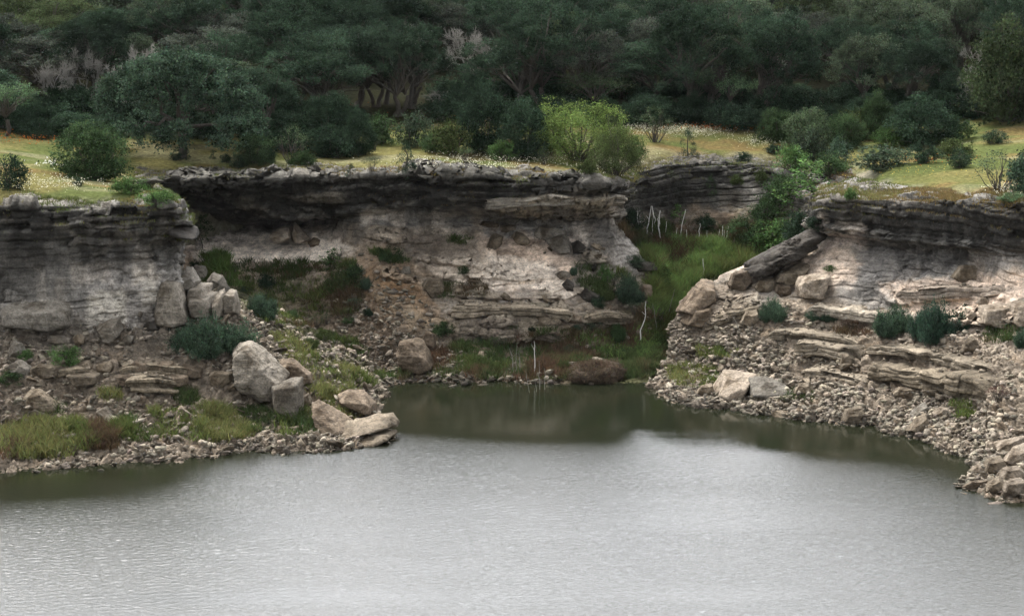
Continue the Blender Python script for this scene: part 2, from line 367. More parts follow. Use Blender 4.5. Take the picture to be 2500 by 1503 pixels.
RIGHT = [
 (1600, [(1612, 938), (1660, 880, 122.5), (1675, 790, 125.5), (1705, 730, 127), (1780, 680, 128.5), (1920, 610, 130), (1995, 545, 130), (1995, 480, 130), (2030, 446, 134)], 'BBBBMEDDG'),
 (1620, [(1598, 948), (1638, 880, 119.5), (1645, 800, 121.5), (1668, 740, 123), (1745, 690, 124.2), (2005, 580, 125.2), (1980, 548, 124), (1975, 492, 123.6), (2010, 455, 130)], 'TTMMMPDDG'),
 (1700, [(1690, 983), (1715, 895, 117.5), (1725, 800, 120), (1770, 725, 121.5), (1870, 665, 122.6), (2035, 578, 123.6), (2010, 548, 121.9), (2003, 492, 121.6), (2045, 447, 130)], 'TTTMTPDDG'),
 (1800, [(1800, 994), (1820, 905, 115.5), (1840, 795, 118.5), (1880, 722, 120.2), (1975, 655, 121.3), (2060, 578, 122.2), (2055, 550, 120.5), (2055, 490, 120.2), (2095, 436, 130)], 'TTTMPPDDG'),
 (1905, [1010, (1915, 905, 113.8), (1935, 800, 117), (1975, 725, 118.8), (2045, 655, 120.2), (2110, 598, 121.2), (2115, 562, 119.4), (2115, 488, 119.1), (2132, 452, 126)], 'TTTTPGDDG'),
 (2067, [1031, (2075, 925, 111.3), (2090, 810, 115), (2112, 725, 117.5), (2150, 655, 119), (2180, 605, 120), (2180, 575, 118), (2180, 488, 117.7), (2180, 458, 125)], 'TTTLLGDDG'),
 (2210, [1056, (2215, 945, 108.8), (2225, 825, 112.5), (2240, 735, 115.6), (2245, 660, 117.5), (2245, 610, 118.4), (2245, 590, 116.6), (2245, 490, 116.2), (2245, 463, 123)], 'TTTPLGDDG'),
 (2310, [1090, (2310, 965, 105.8), (2318, 840, 110), (2320, 745, 113.3), (2320, 670, 115.3), (2320, 612, 116.4), (2320, 595, 114.6), (2320, 489, 114.1), (2320, 470, 120)], 'TTTKLGDDG'),
 (2395, [(2392, 1132), (2400, 1000, 102.6), (2400, 850, 107.6), (2400, 760, 111), (2400, 680, 113.1), (2400, 617, 114), (2400, 600, 112.4), (2400, 491, 111.9), (2400, 474, 117)], 'TTTKPGDDG'),
 (2440, [(2352, 1189), (2440, 1060, 98.8), (2462, 880, 105), (2470, 780, 108.8), (2470, 690, 111), (2470, 622, 112), (2470, 602, 110.6), (2470, 494, 110.1), (2470, 480, 115)], 'TTTKPGDDG'),
 (2500, [(2500, 1220), (2560, 1070, 97), (2570, 880, 103.7), (2570, 780, 108), (2570, 690, 110), (2570, 622, 111), (2570, 602, 109.6), (2570, 496, 109.1), (2570, 482, 114)], 'TTTKPGDDG'),
 (2750, [(2780, 1262), (2780, 1090, 96), (2780, 890, 102.7), (2780, 785, 107), (2780, 690, 109), (2780, 622, 110), (2780, 602, 108.6), (2780, 498, 108), (2780, 484, 113)], 'TTTKPGDDG'),
]
DU = 0.075
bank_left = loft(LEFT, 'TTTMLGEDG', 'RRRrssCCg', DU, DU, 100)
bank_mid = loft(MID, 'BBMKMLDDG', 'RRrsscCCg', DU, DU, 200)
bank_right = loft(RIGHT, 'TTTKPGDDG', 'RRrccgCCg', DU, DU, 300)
def push(b, line, hpx, d, seed, col=None):
    """a hard bed standing out of the slope along a line, broken by joints and worn away in places"""
    V = b['V']; q = b.setdefault('Q', project(V)); xs, ys = zip(*line)
    m_ = (q[:, 0] > xs[0]) & (q[:, 0] < xs[-1]); i = np.where(m_)[0]
    P = V[i]; L1 = np.interp(q[i, 0], xs, ys) + 4 * fbm(P * .4, 2, seed) + 1.2 * fbm(P * 2.2, 2, seed + 1)
    t = (q[i, 1] - L1) / (hpx * (1 + .25 * fbm(P * .4 + 3, 2, seed + 2)))
    win = sstep(-.06, .10, t) * sstep(1.04, .90, t)
    sub = np.floor(t * 2.2 + .4 * fbm(P * .3, 2, seed + 3)); bl = q[i, 0] / (80 + 120 * _hash(sub.astype(np.int64), sub.astype(np.int64) * 0, sub.astype(np.int64) * 0, seed)) + 3.3 * sub + .2 * fbm(P * 1.2, 2, seed + 4)
    bk = np.floor(bl); bf = bl - bk; hb = _hash(bk.astype(np.int64), sub.astype(np.int64), bk.astype(np.int64) * 0, seed + 5)
    joint = np.abs(2 * bf - 1) ** 60
    crack = 1 - sstep(0, .07, np.abs((t * 2.2) % 1 - .5) * -1 + .5)
    ends = sstep(xs[0], xs[0] + 50, q[i, 0]) * sstep(xs[-1], xs[-1] - 50, q[i, 0]) * sstep(-.55, -.1, fbm(P * .22, 2, seed + 6) + .25)
    D = win * ends * (d * (.8 + .32 * hb) - .25 * joint - .09 * crack + .09 * fbm(P * 1.7, 3, seed + 7) + .05 * fbm(P * 5, 3, seed + 8))
    n = b['N'][i].copy(); n[:, 2] *= .15; n = n / np.linalg.norm(n, axis=1, keepdims=True)
    flat = (win * ends * .85)[:, None]
    V[i] = P * (1 - flat) + (b['V0'][i] + n * .12) * flat + n * D[:, None]; b['rw'][i] *= (1 - win * ends)
    w = (win * ends * .8)[:, None]; c = np.array(col or (.235, .20, .15)) * (.7 + .6 * hb)[:, None] * (1 - .45 * joint)[:, None] * (1 - .3 * crack)[:, None]
    b['C'][i] = b['C'][i] * (1 - w) + c * w
    b.pop('Q')
for a_ in ((bank_right, [(2150, 712), (2300, 706), (2480, 700)], 30, .5, 861), (bank_right, [(2300, 770), (2540, 742)], 40, .7, 866), (bank_right, [(1700, 780), (1790, 740), (1880, 716)], 40, .6, 871),
           (bank_mid, [(1090, 744), (1200, 742), (1340, 745), (1420, 760)], 28, .55, 891), (bank_mid, [(1080, 774), (1200, 772), (1380, 776)], 58, .5, 895), (bank_mid, [(1380, 764), (1480, 758), (1560, 765)], 24, .5, 897),
           (bank_mid, [(1180, 488), (1330, 476), (1510, 474)], 24, .55, 901), (bank_mid, [(1230, 508), (1400, 502), (1520, 506)], 18, .4, 903), (bank_mid, [(870, 546), (1010, 556)], 30, .5, 905), (bank_mid, [(1000, 620), (1190, 634)], 20, .35, 907),
           (bank_mid, [(1050, 664), (1340, 662)], 18, .35, 909), (bank_mid, [(1120, 708), (1400, 716)], 16, .4, 911), (bank_mid, [(900, 650), (1040, 676)], 26, .4, 913), (bank_mid, [(1380, 600), (1500, 612)], 30, .5, 915), (bank_mid, [(1420, 680), (1560, 690)], 24, .5, 917),
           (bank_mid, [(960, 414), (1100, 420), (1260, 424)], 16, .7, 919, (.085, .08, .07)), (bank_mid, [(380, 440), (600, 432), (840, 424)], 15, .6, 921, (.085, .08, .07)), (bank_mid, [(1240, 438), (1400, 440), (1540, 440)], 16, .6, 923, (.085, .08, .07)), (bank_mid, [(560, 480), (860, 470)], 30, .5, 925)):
    push(*a_)
def inside(q, poly):
    x, y = q[:, 0], q[:, 1]; r_ = np.zeros(len(q), bool)
    for (x1, y1), (x2, y2) in zip(poly, poly[1:] + poly[:1]):
        r_ ^= ((y1 > y) != (y2 > y)) & (x < (x2 - x1) * (y - y1) / (y2 - y1 + 1e-12) + x1)
    return r_
def stain(b, poly, col, amt=.7, wander=14, streaky=.5, seed=0):
    """a patch of differently weathered rock or soil with a wandering, streaked edge"""
    V = b['V']; q = b.setdefault('Q', project(V))
    bb = np.array(poly); m_ = (q[:, 0] > bb[:, 0].min() - 60) & (q[:, 0] < bb[:, 0].max() + 60) & (q[:, 1] > bb[:, 1].min() - 60) & (q[:, 1] < bb[:, 1].max() + 60)
    i = np.where(m_)[0]
    n1 = fbm(V[i] * .55, 4, 600 + seed); n2 = fbm(V[i] * np.array([1.4, 1.4, .25]), 4, 620 + seed); n3 = fbm(V[i] * 2.6, 3, 640 + seed)
    acc = 0
    for kx, ky in ((0, 0), (.5, .5), (-.5, .5), (.5, -.5), (-.5, -.5)):
        qq = q[i] + np.stack([n1 * wander + n3 * 6 + kx * 7, n2 * wander + n3 * 5 + ky * 7], 1)
        acc = acc + inside(qq, poly) / 5.0
    w = acc * amt * np.clip(1 - streaky * sstep(-.05, .5, n2) - .25 * sstep(0, .5, n3), 0, 1)
    C = b['C'][i]; lum = C.mean(1, keepdims=True); ref = max(lum.mean(), .02)
    tgt = np.array(col) * np.clip(lum / ref, .55, 1.35)
    b['C'][i] = C * (1 - w[:, None]) + tgt * w[:, None]
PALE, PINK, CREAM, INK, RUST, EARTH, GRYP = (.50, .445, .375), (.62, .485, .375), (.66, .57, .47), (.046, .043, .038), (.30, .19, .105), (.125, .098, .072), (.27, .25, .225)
for k_, (b_, po_, co_, am_, st_) in enumerate((
    (bank_left, [(190, 650), (300, 640), (400, 655), (420, 720), (400, 790), (300, 790), (210, 700)], GRYP, .8, .35),
    (bank_left, [(205, 720), (300, 705), (305, 800), (215, 800)], (.44, .405, .345), .95, .25), (bank_left, [(335, 680), (375, 680), (378, 745), (342, 750)], (.44, .405, .345), .9, .25), (bank_left, [(322, 605), (348, 605), (385, 690), (330, 695)], PALE, .8, .3), (bank_left, [(165, 640), (260, 650), (270, 690), (180, 690)], PALE, .6, .4), (bank_left, [(40, 735), (178, 738), (178, 760), (40, 752)], PALE, .6, .3),
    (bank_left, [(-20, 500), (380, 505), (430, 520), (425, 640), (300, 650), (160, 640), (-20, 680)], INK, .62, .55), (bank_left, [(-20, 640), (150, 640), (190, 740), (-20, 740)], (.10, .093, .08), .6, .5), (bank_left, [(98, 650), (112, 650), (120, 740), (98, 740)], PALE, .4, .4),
    (bank_mid, [(470, 615), (560, 572), (640, 566), (760, 572), (812, 588), (880, 604), (842, 622), (770, 650), (640, 636), (500, 640)], (.66, .58, .49), 1, .12), (bank_mid, [(500, 545), (640, 540), (640, 590), (500, 600)], (.16, .145, .13), .5, .2),
    (bank_mid, [(880, 512), (920, 508), (990, 522), (995, 550), (930, 545), (885, 545)], PALE, .85, .4), (bank_mid, [(1058, 515), (1066, 512), (1092, 560), (1052, 566)], PALE, .9, .2), (bank_mid, [(905, 560), (975, 570), (960, 590), (915, 580)], PALE, .6, .4),
    (bank_mid, [(990, 570), (1060, 565), (1140, 590), (1150, 620), (1020, 625)], (.15, .12, .10), .7, .5), (bank_mid, [(1010, 625), (1170, 610), (1180, 650), (1040, 655)], GRYP, .6, .5),
    (bank_mid, [(1165, 570), (1290, 590), (1400, 640), (1380, 660), (1180, 630)], PINK, .85, .3), (bank_mid, [(1050, 650), (1180, 620), (1340, 640), (1380, 690), (1410, 735), (1330, 710), (1200, 700), (1080, 680)], CREAM, .9, .25),
    (bank_mid, [(1060, 690), (1190, 700), (1180, 725), (1070, 725)], (.13, .11, .075), .7, .4), (bank_mid, [(830, 640), (900, 625), (1000, 660), (1060, 730), (1090, 790), (1040, 790), (960, 700), (880, 680)], RUST, .6, .4),
    (bank_mid, [(840, 545), (1180, 560), (1190, 700), (1000, 690), (860, 640)], (.34, .275, .205), .55, .3), (bank_mid, [(860, 680), (960, 720), (1080, 790), (1060, 830), (960, 760)], (.30, .235, .16), .7, .35), (bank_mid, [(660, 700), (850, 700), (960, 770), (1040, 850), (1050, 915), (900, 905), (760, 810)], EARTH, .75, .3),
    (bank_mid, [(1125, 775), (1270, 772), (1272, 830), (1130, 838)], (.10, .08, .065), .75, .5), (bank_mid, [(1330, 465), (1430, 460), (1445, 470), (1350, 478)], (.50, .45, .38), .85, .1), (bank_mid, [(1250, 488), (1320, 484), (1330, 495), (1255, 498)], (.46, .38, .27), .8, .2),
    (bank_mid, [(1405, 520), (1420, 510), (1450, 560), (1425, 600), (1400, 560)], PALE, .8, .4), (bank_mid, [(1385, 505), (1415, 500), (1418, 520), (1385, 516)], (.45, .36, .25), .6, .3), (bank_mid, [(1490, 600), (1545, 580), (1606, 645), (1560, 665), (1490, 640)], GRYP, .75, .4),
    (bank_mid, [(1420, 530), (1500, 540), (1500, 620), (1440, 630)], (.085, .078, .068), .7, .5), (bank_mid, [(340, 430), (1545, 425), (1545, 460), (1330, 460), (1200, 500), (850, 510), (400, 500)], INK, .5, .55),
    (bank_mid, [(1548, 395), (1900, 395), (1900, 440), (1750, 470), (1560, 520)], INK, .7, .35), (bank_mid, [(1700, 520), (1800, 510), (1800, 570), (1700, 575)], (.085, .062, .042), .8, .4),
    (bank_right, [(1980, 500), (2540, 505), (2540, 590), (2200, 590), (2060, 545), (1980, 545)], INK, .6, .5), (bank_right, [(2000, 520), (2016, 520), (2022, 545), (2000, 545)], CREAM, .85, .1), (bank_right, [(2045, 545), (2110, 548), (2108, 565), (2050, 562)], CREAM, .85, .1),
    (bank_right, [(2030, 570), (2105, 570), (2110, 600), (2050, 605), (1990, 620)], (.40, .335, .29), .7, .2), (bank_right, [(1900, 655), (2060, 600), (2110, 640), (2090, 700), (1960, 720)], PINK, .55, .4),
    (bank_right, [(2110, 600), (2320, 600), (2330, 660), (2200, 690), (2110, 680)], (.17, .16, .15), .7, .4), (bank_right, [(2400, 600), (2470, 605), (2450, 650), (2390, 645)], GRYP, .7, .4),
    (bank_right, [(2140, 690), (2300, 680), (2540, 660), (2540, 760), (2380, 790), (2200, 760)], PINK, .75, .35), (bank_right, [(2040, 690), (2140, 680), (2200, 740), (2060, 770)], GRYP, .7, .4),
    (bank_right, [(1640, 700), (1800, 690), (1840, 760), (1700, 830), (1640, 800)], EARTH, .6, .4), (bank_right, [(1990, 445), (2540, 462), (2540, 492), (1990, 494)], (.20, .185, .16), .6, .3),
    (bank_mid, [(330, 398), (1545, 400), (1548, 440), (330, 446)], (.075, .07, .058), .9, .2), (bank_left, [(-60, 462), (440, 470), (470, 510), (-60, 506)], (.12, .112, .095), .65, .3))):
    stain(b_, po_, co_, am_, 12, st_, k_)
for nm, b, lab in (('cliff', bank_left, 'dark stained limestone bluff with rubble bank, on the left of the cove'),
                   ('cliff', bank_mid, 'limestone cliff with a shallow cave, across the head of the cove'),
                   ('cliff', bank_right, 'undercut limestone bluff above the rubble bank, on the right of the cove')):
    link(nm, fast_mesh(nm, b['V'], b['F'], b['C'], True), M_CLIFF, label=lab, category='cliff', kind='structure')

# ------------------------------------------------------------------ plateau, meadow and hill: one sheet to the horizon
rowL = [at(*(r if len(r) == 3 else (st[0], *r))) for st in LEFT for r in [st[1][8]]]
rowM = [at(*(r if len(r) == 3 else (st[0], *r))) for st in MID for r in [st[1][8]]]
rowR = [at(*(r if len(r) == 3 else (st[0], *r))) for st in RIGHT for r in [st[1][8]]]
ctl = [p for p in rowL[:10] + rowM[1:] + rowR[3:]]
for x, y, z in ((-28, 128, 12.2), (-15, 131, 12.0), (-35, 146, 12.8), (-15, 150, 12.4), (-5, 142, 11.6), (0, 152, 12.0), (8, 146, 11.7), (2, 165, 12.9), (14, 160, 12.3), (22, 168, 12.8),
                (25, 135, 11.6), (34, 140, 12.2), (40, 158, 12.9), (-60, 120, 12.4), (60, 120, 12.4), (-70, 160, 13.2), (70, 165, 13.4), (-40, 190, 13.4), (0, 200, 13.4), (40, 200, 13.4),
                (-120, 150, 13), (120, 150, 13), (0, 300, 13.5), (-150, 300, 13.5), (150, 300, 13.5)):
    ctl.append(np.array([x, y, z], float))
ctl = np.array(ctl)
def _phi(r2): return r2 * np.log(r2 + 1e-6) * .5
def _rbf():
    n = len(ctl)
    A = np.zeros((n + 3, n + 3)); d = ctl[:, None, :2] - ctl[None, :, :2]
    A[:n, :n] = _phi((d ** 2).sum(2)) + np.eye(n) * 2.0
    A[:n, n] = A[n, :n] = 1; A[:n, n + 1:] = ctl[:, :2]; A[n + 1:, :n] = ctl[:, :2].T
    return np.linalg.solve(A, np.concatenate([ctl[:, 2], [0, 0, 0]]))
_RB = _rbf()
def hill_start(x): return 156 + 8 * np.tanh((x + 12) / 10)
def plain_z(x, y):
    n = len(ctl)
    yc, xc = np.clip(y, 90, 300), np.clip(x, -150, 150)
    z = _RB[n] + _RB[n + 1] * xc + _RB[n + 2] * yc
    for k in range(n): z = z + _RB[k] * _phi((xc - ctl[k, 0]) ** 2 + (yc - ctl[k, 1]) ** 2)
    t = np.maximum(y - hill_start(x), 0)
    z = z + .135 * (np.sqrt(t * t + 64) - 8) * 1 - .00012 * np.clip(t - 90, 0, 400) ** 2
    return z
rowM[13] = rowM[13] + np.array([-1.6, 1.0, 0]); rowM[14] = rowM[14] + np.array([-2.2, 1.5, 0])
poly = [(-400, rowL[0][1] + 0)] + [(p[0], p[1] - .6) for p in rowL[:10]] + [(p[0], p[1] - .8) for p in rowM[2:]] + [(p[0], p[1] - .8) for p in rowR[3:]] + [(400, rowR[-1][1])]
poly = np.array(poly + [(400, 6000), (-400, 6000)], float)
def poly_sd(x, y):
    """signed distance to the plateau outline, positive inside"""
    inside = np.zeros(x.shape, bool); d = np.full(x.shape, 1e9)
    n = len(poly)
    for i in range(n):
        x1, y1 = poly[i]; x2, y2 = poly[(i + 1) % n]
        c = ((y1 > y) != (y2 > y)) & (x < (x2 - x1) * (y - y1) / (y2 - y1 + 1e-12) + x1)
        inside ^= c
        ex, ey = x2 - x1, y2 - y1
        t = np.clip(((x - x1) * ex + (y - y1) * ey) / (ex * ex + ey * ey + 1e-9), 0, 1)
        d = np.minimum(d, np.hypot(x - x1 - t * ex, y - y1 - t * ey))
    return np.where(inside, d, -d)
def ground_z(x, y):
    x, y = np.asarray(x, float), np.asarray(y, float)
    sd = poly_sd(x, y)
    P = np.stack([x, y, x * 0], 1)
    z = plain_z(x, y) + .16 * fbm(P * .22, 3, 71) + .05 * fbm(P * 1.1, 2, 72)
    z = z - .9 * (1 - sstep(-.3, 2.2, sd)) + .12
    zl = -4.0
    return np.where(sd > 0, z, zl + (z - zl) * (1 - sstep(0, 1.2, -sd)))
def axis(lo, hi, step, far_lo, far_hi):
    a = list(np.arange(lo, hi + step / 2, step)); s, v = step, a[-1]
    while v < far_hi: s *= 1.35; v += s; a.append(v)
    s, v = step, a[0]; pre = []
    while v > far_lo: s *= 1.35; v -= s; pre.append(v)
    return np.array(pre[::-1] + a)
gx, gy = axis(-52, 52, .35, -3500, 3500), axis(106, 178, .35, -600, 5000)
GX, GY = np.meshgrid(gx, gy, indexing='ij')
gzv = ground_z(GX.ravel(), GY.ravel())
GV = np.stack([GX.ravel(), GY.ravel(), gzv], 1)
GP = np.stack([GX.ravel(), GY.ravel(), GX.ravel() * 0], 1)
def meadow_tint(x, y):
    P = np.stack([x, y, x * 0], 1)
    a = fbm(P * .16, 4, 81); b = fbm(P * np.array([.10, .22, 1]) + 5, 4, 83); c = fbm(P * .5, 3, 85)
    green, gold, rust, straw = np.array([.062, .074, .026]), np.array([.105, .096, .038]), np.array([.105, .072, .032]), np.array([.165, .155, .095])
    C = green + (gold - green) * sstep(-.35, .45, a + .3 * c)[:, None]
    C = C + (rust - C) * (sstep(.15, .55, b + .25 * c) * .75)[:, None]
    w = sstep(.2, .6, fbm(P * np.array([.12, .3, 1]) + 31, 4, 87)) * .5
    C = C + (straw - C) * w[:, None]
    shade = sstep(-7, 1, y - hill_start(x))[:, None]        # ground turns much darker towards the floor of the wood
    wood_floor = np.array([.016, .016, .010])
    return C + (wood_floor - C) * shade * .95
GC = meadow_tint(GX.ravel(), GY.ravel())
rim = sstep(2.0, 0.3, poly_sd(GX.ravel(), GY.ravel()) + .9 * fbm(GP * .6, 3, 91))[:, None]
GC = GC * (1 - rim * .7) + np.array([.17, .155, .125]) * rim * .7
m, N_, L_, B_ = mat_new('meadow_soil')
at_ = N_.new('ShaderNodeAttribute'); at_.attribute_name = 'tint'
ge = N_.new('ShaderNodeNewGeometry')
n1 = nd(N_, 'ShaderNodeTexNoise', Scale=3.5, Detail=6.0, Roughness=.7); L_.new(ge.outputs['Position'], n1.inputs['Vector'])
c_ = mulc(N_, L_, at_.outputs['Color'], ramp(N_, L_, n1.outputs['Fac'], [(.3, .45), (.5, .9), (.7, 1.5)]))
L_.new(c_, B_.inputs['Base Color']); B_.inputs['Roughness'].default_value = 1; B_.inputs['Specular IOR Level'].default_value = 0
bp = nd(N_, 'ShaderNodeBump', Strength=.8, Distance=.2); L_.new(n1.outputs['Fac'], bp.inputs['Height']); L_.new(bp.outputs[0], B_.inputs['Normal'])
M_SOIL = m
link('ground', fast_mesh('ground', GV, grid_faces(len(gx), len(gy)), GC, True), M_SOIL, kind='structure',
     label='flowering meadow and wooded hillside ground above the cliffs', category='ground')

# ------------------------------------------------------------------ water
WAVE_SLOPE = .085
m, N_, L_, B_ = mat_new('lake_water')
B_.inputs['Base Color'].default_value = (.008, .0095, .005, 1)
B_.inputs['Roughness'].default_value = .03
B_.inputs['IOR'].default_value = 1.333
ge = N_.new('ShaderNodeNewGeometry')
mp = nd(N_, 'ShaderNodeMapping'); mp.inputs['Scale'].default_value = (1, 1.8, 1)
L_.new(ge.outputs['Position'], mp.inputs['Vector'])
w1 = nd(N_, 'ShaderNodeTexNoise', Scale=8.0, Detail=3.0, Roughness=.6); L_.new(mp.outputs[0], w1.inputs['Vector'])
am_ = N_.new('ShaderNodeAttribute'); am_.attribute_name = 'tint'
bp = nd(N_, 'ShaderNodeBump', Distance=.032); L_.new(am_.outputs['Fac'], bp.inputs['Strength']); L_.new(w1.outputs['Fac'], bp.inputs['Height']); L_.new(bp.outputs[0], B_.inputs['Normal'])
M_WATER = m
wv = np.array([(-3000, -600, 0), (3000, -600, 0), (3000, 150, 0), (-3000, 150, 0)], float)
# wind ripples as real relief: lively out on the lake, nearly still under the banks and in the inlet
wx, wy = axis(-34, 34, .06, -3000, 3000), axis(66, 124, .06, -600, 200)
wy = wy[wy < 160]
WX, WY = np.meshgrid(wx, wy, indexing='ij'); WX, WY = WX.ravel(), WY.ravel()
edge = np.array([onz(*q)[:2] for q in ((-300, 1262), (0, 1240), (300, 1208), (600, 1135), (760, 1098), (950, 1060), (1150, 1095), (1300, 1118), (1700, 1122), (2000, 1138), (2350, 1180), (2500, 1240), (2800, 1290))])
yb = np.interp(WX, edge[:, 0], edge[:, 1])
WP = np.stack([WX, WY, WX * 0], 1)
lane = fbm(WP * np.array([.05, .22, 1]), 3, 951)
lane2 = fbm(WP * np.array([.09, .5, 1]) + 4, 3, 957)
amp = .06 + .94 * sstep(8.5, -6.5, WY - yb + 2.6 * lane + 1.2 * lane2) ** 1.15 * (1 + .30 * lane + .18 * lane2)
amp *= np.where((np.abs(WX) < 50) & (WY > 40), 1, 0.0)
rw_ = np.random.default_rng(17); wz = np.zeros(len(WX))
NW = 46
warpw = [1.2 * vnoise(WP * .16 + q * 7.7, q) for q in range(4)]
for k in range(NW):
    lam = .15 * (.5 / .15) ** (k / (NW - 1)); th = R(96) + rw_.normal() * .62
    kk = 2 * np.pi / lam; slope = WAVE_SLOPE * math.sqrt(2 / NW)
    wz += slope / kk * np.sin(kk * (WX * math.cos(th) + WY * math.sin(th)) + rw_.uniform(0, 6.28) + warpw[k % 4])
wz *= amp
link('water', fast_mesh('water', np.stack([WX, WY, wz], 1), grid_faces(len(wx), len(wy)), np.repeat(amp[:, None], 3, 1), True), M_WATER, kind='structure', label='green lake water reflecting a white sky', category='water')

# ------------------------------------------------------------------ where a line of sight meets the land
def _bvh():
    Vs, Fs, off = [], [], 0
    for b in (bank_left, bank_mid, bank_right):
        nu, nv = b['nu'], b['nv']; st = 3
        iu, iv = np.arange(0, nu, st), np.arange(0, nv, st)
        idx = (iu[:, None] * nv + iv[None, :]).ravel()
        Vs.append(b['V'][idx]); Fs.append(grid_faces(len(iu), len(iv)) + off); off += len(idx)
    ix = np.where((gx > -60) & (gx < 60))[0]; iy = np.where((gy > 100) & (gy < 260))[0]
    idx = (ix[:, None] * len(gy) + iy[None, :]).ravel()
    Vs.append(GV[idx]); Fs.append(grid_faces(len(ix), len(iy)) + off); off += len(idx)
    Vs.append(wv); Fs.append(np.array([[0, 1, 2, 3]]) + off)
    return BVHTree.FromPolygons([tuple(v) for v in np.concatenate(Vs).tolist()], [tuple(f) for f in np.concatenate(Fs).tolist()])
LAND = _bvh()
def hit(px, py):
    d = Vector(ray(px, py)).normalized()
    p, n, _, _ = LAND.ray_cast(Vector((0, 0, CAM_H)), d, 900)
    return (p, n) if p is not None else (Vector(at(px, py, 160)), Vector((0, 0, 1)))
def drop(x, y, z0=60.0):
    p, n, _, _ = LAND.ray_cast(Vector((x, y, z0)), Vector((0, 0, -1)), 200)
    return p
# ------------------------------------------------------------------ plants: generators
def foliage_material(name, trans=.22, gain=2.0):
    m, N, L, B = mat_new(name)
    N.remove(B)
    oi = N.new('ShaderNodeObjectInfo'); a = N.new('ShaderNodeAttribute'); a.attribute_name = 'tint'
    c = mulc(N, L, oi.outputs['Color'], a.outputs['Color'], 1.0)
    sc = N.new('ShaderNodeVectorMath'); sc.operation = 'SCALE'; sc.inputs['Scale'].default_value = gain
    L.new(c, sc.inputs[0])
    hsn = N.new('ShaderNodeHueSaturation')
    mr = nd(N, 'ShaderNodeMapRange'); mr.inputs[3].default_value, mr.inputs[4].default_value = .82, 1.2
    L.new(oi.outputs['Random'], mr.inputs[0]); L.new(mr.outputs[0], hsn.inputs['Value']); L.new(sc.outputs[0], hsn.inputs['Color'])
    d = N.new('ShaderNodeBsdfDiffuse'); t = N.new('ShaderNodeBsdfTranslucent'); mx = N.new('ShaderNodeMixShader')
    mx.inputs[0].default_value = trans
    L.new(hsn.outputs[0], d.inputs['Color']); L.new(hsn.outputs[0], t.inputs['Color'])
    L.new(d.outputs[0], mx.inputs[1]); L.new(t.outputs[0], mx.inputs[2])
    L.new(mx.outputs[0], N['Material Output'].inputs['Surface'])
    return m
M_LEAF = foliage_material('foliage', .22, 1.62)
M_GRASS = foliage_material('grass_blades', .3)
def bark_material(name, col, col2):
    m, N, L, B = mat_new(name)
    tc = N.new('ShaderNodeTexCoord'); mp = nd(N, 'ShaderNodeMapping'); mp.inputs['Scale'].default_value = (6, 6, 1.2)
    L.new(tc.outputs['Object'], mp.inputs[0])
    n = nd(N, 'ShaderNodeTexNoise', Scale=3.0, Detail=5.0, Roughness=.7); L.new(mp.outputs[0], n.inputs['Vector'])
    L.new(ramp(N, L, n.outputs['Fac'], [(.3, col), (.7, col2)]), B.inputs['Base Color'])
    B.inputs['Roughness'].default_value = .95; B.inputs['Specular IOR Level'].default_value = .1
    bp = nd(N, 'ShaderNodeBump', Strength=.7, Distance=.05); L.new(n.outputs['Fac'], bp.inputs['Height']); L.new(bp.outputs[0], B.inputs['Normal'])
    return m
M_BARK = bark_material('oak_bark', (.028, .024, .02), (.085, .075, .062))
M_DEAD = bark_material('bleached_wood', (.36, .345, .32), (.66, .64, .60))
M_TWIG = bark_material('grey_twigs', (.165, .157, .138), (.27, .258, .232))

def unit(v): return v / (np.linalg.norm(v, axis=-1, keepdims=True) + 1e-9)
def tubes(paths, sides=6):
    Vs, Fs, off = [], [], 0
    for pts, rad in paths:
        pts = np.asarray(pts, float); n = len(pts)
        tg = unit(np.gradient(pts, axis=0))
        up = np.where(np.abs(tg[:, 2:3]) > .9, np.array([[1., 0, 0]]), np.array([[0, 0, 1.]]))
        a = unit(np.cross(tg, up)); b = np.cross(tg, a)
        th = np.linspace(0, 2 * np.pi, sides, endpoint=False)
        ringv = pts[:, None] + np.asarray(rad)[:, None, None] * (a[:, None] * np.cos(th)[None, :, None] + b[:, None] * np.sin(th)[None, :, None])
        Vs.append(ringv.reshape(-1, 3))
        i = np.arange(n - 1)[:, None] * sides; j = np.arange(sides)[None, :]; j2 = (j + 1) % sides
        Fs.append((np.stack([i + j, i + j2, i + sides + j2, i + sides + j], -1)).reshape(-1, 4) + off)
        off += n * sides
    return np.concatenate(Vs), np.concatenate(Fs)
def leaves(rg, C, out, size, aspect=.55, spread=.9, up=.25, tint=None, tvar=.35):
    n = len(C)
    a = unit(out * (1 - spread * .5) + rg.normal(size=(n, 3)) * spread + np.array([0, 0, up]))
    s = unit(np.cross(a, rg.normal(size=(n, 3))))
    l = (size * rg.uniform(.65, 1.3, n))[:, None]
    w = l * aspect
    V = np.stack([C - a * l * .5, C + s * w * .5, C + a * l * .5, C - s * w * .5], 1).reshape(-1, 3)
    F = np.arange(4 * n).reshape(n, 4)
    t = (np.ones((n, 3)) if tint is None else tint) * (.5 * (1 + tvar * rg.normal(size=(n, 1)))) * (1 + .08 * rg.normal(size=(n, 3)))
    return V, F, np.repeat(np.clip(t, .08, 1), 4, 0)
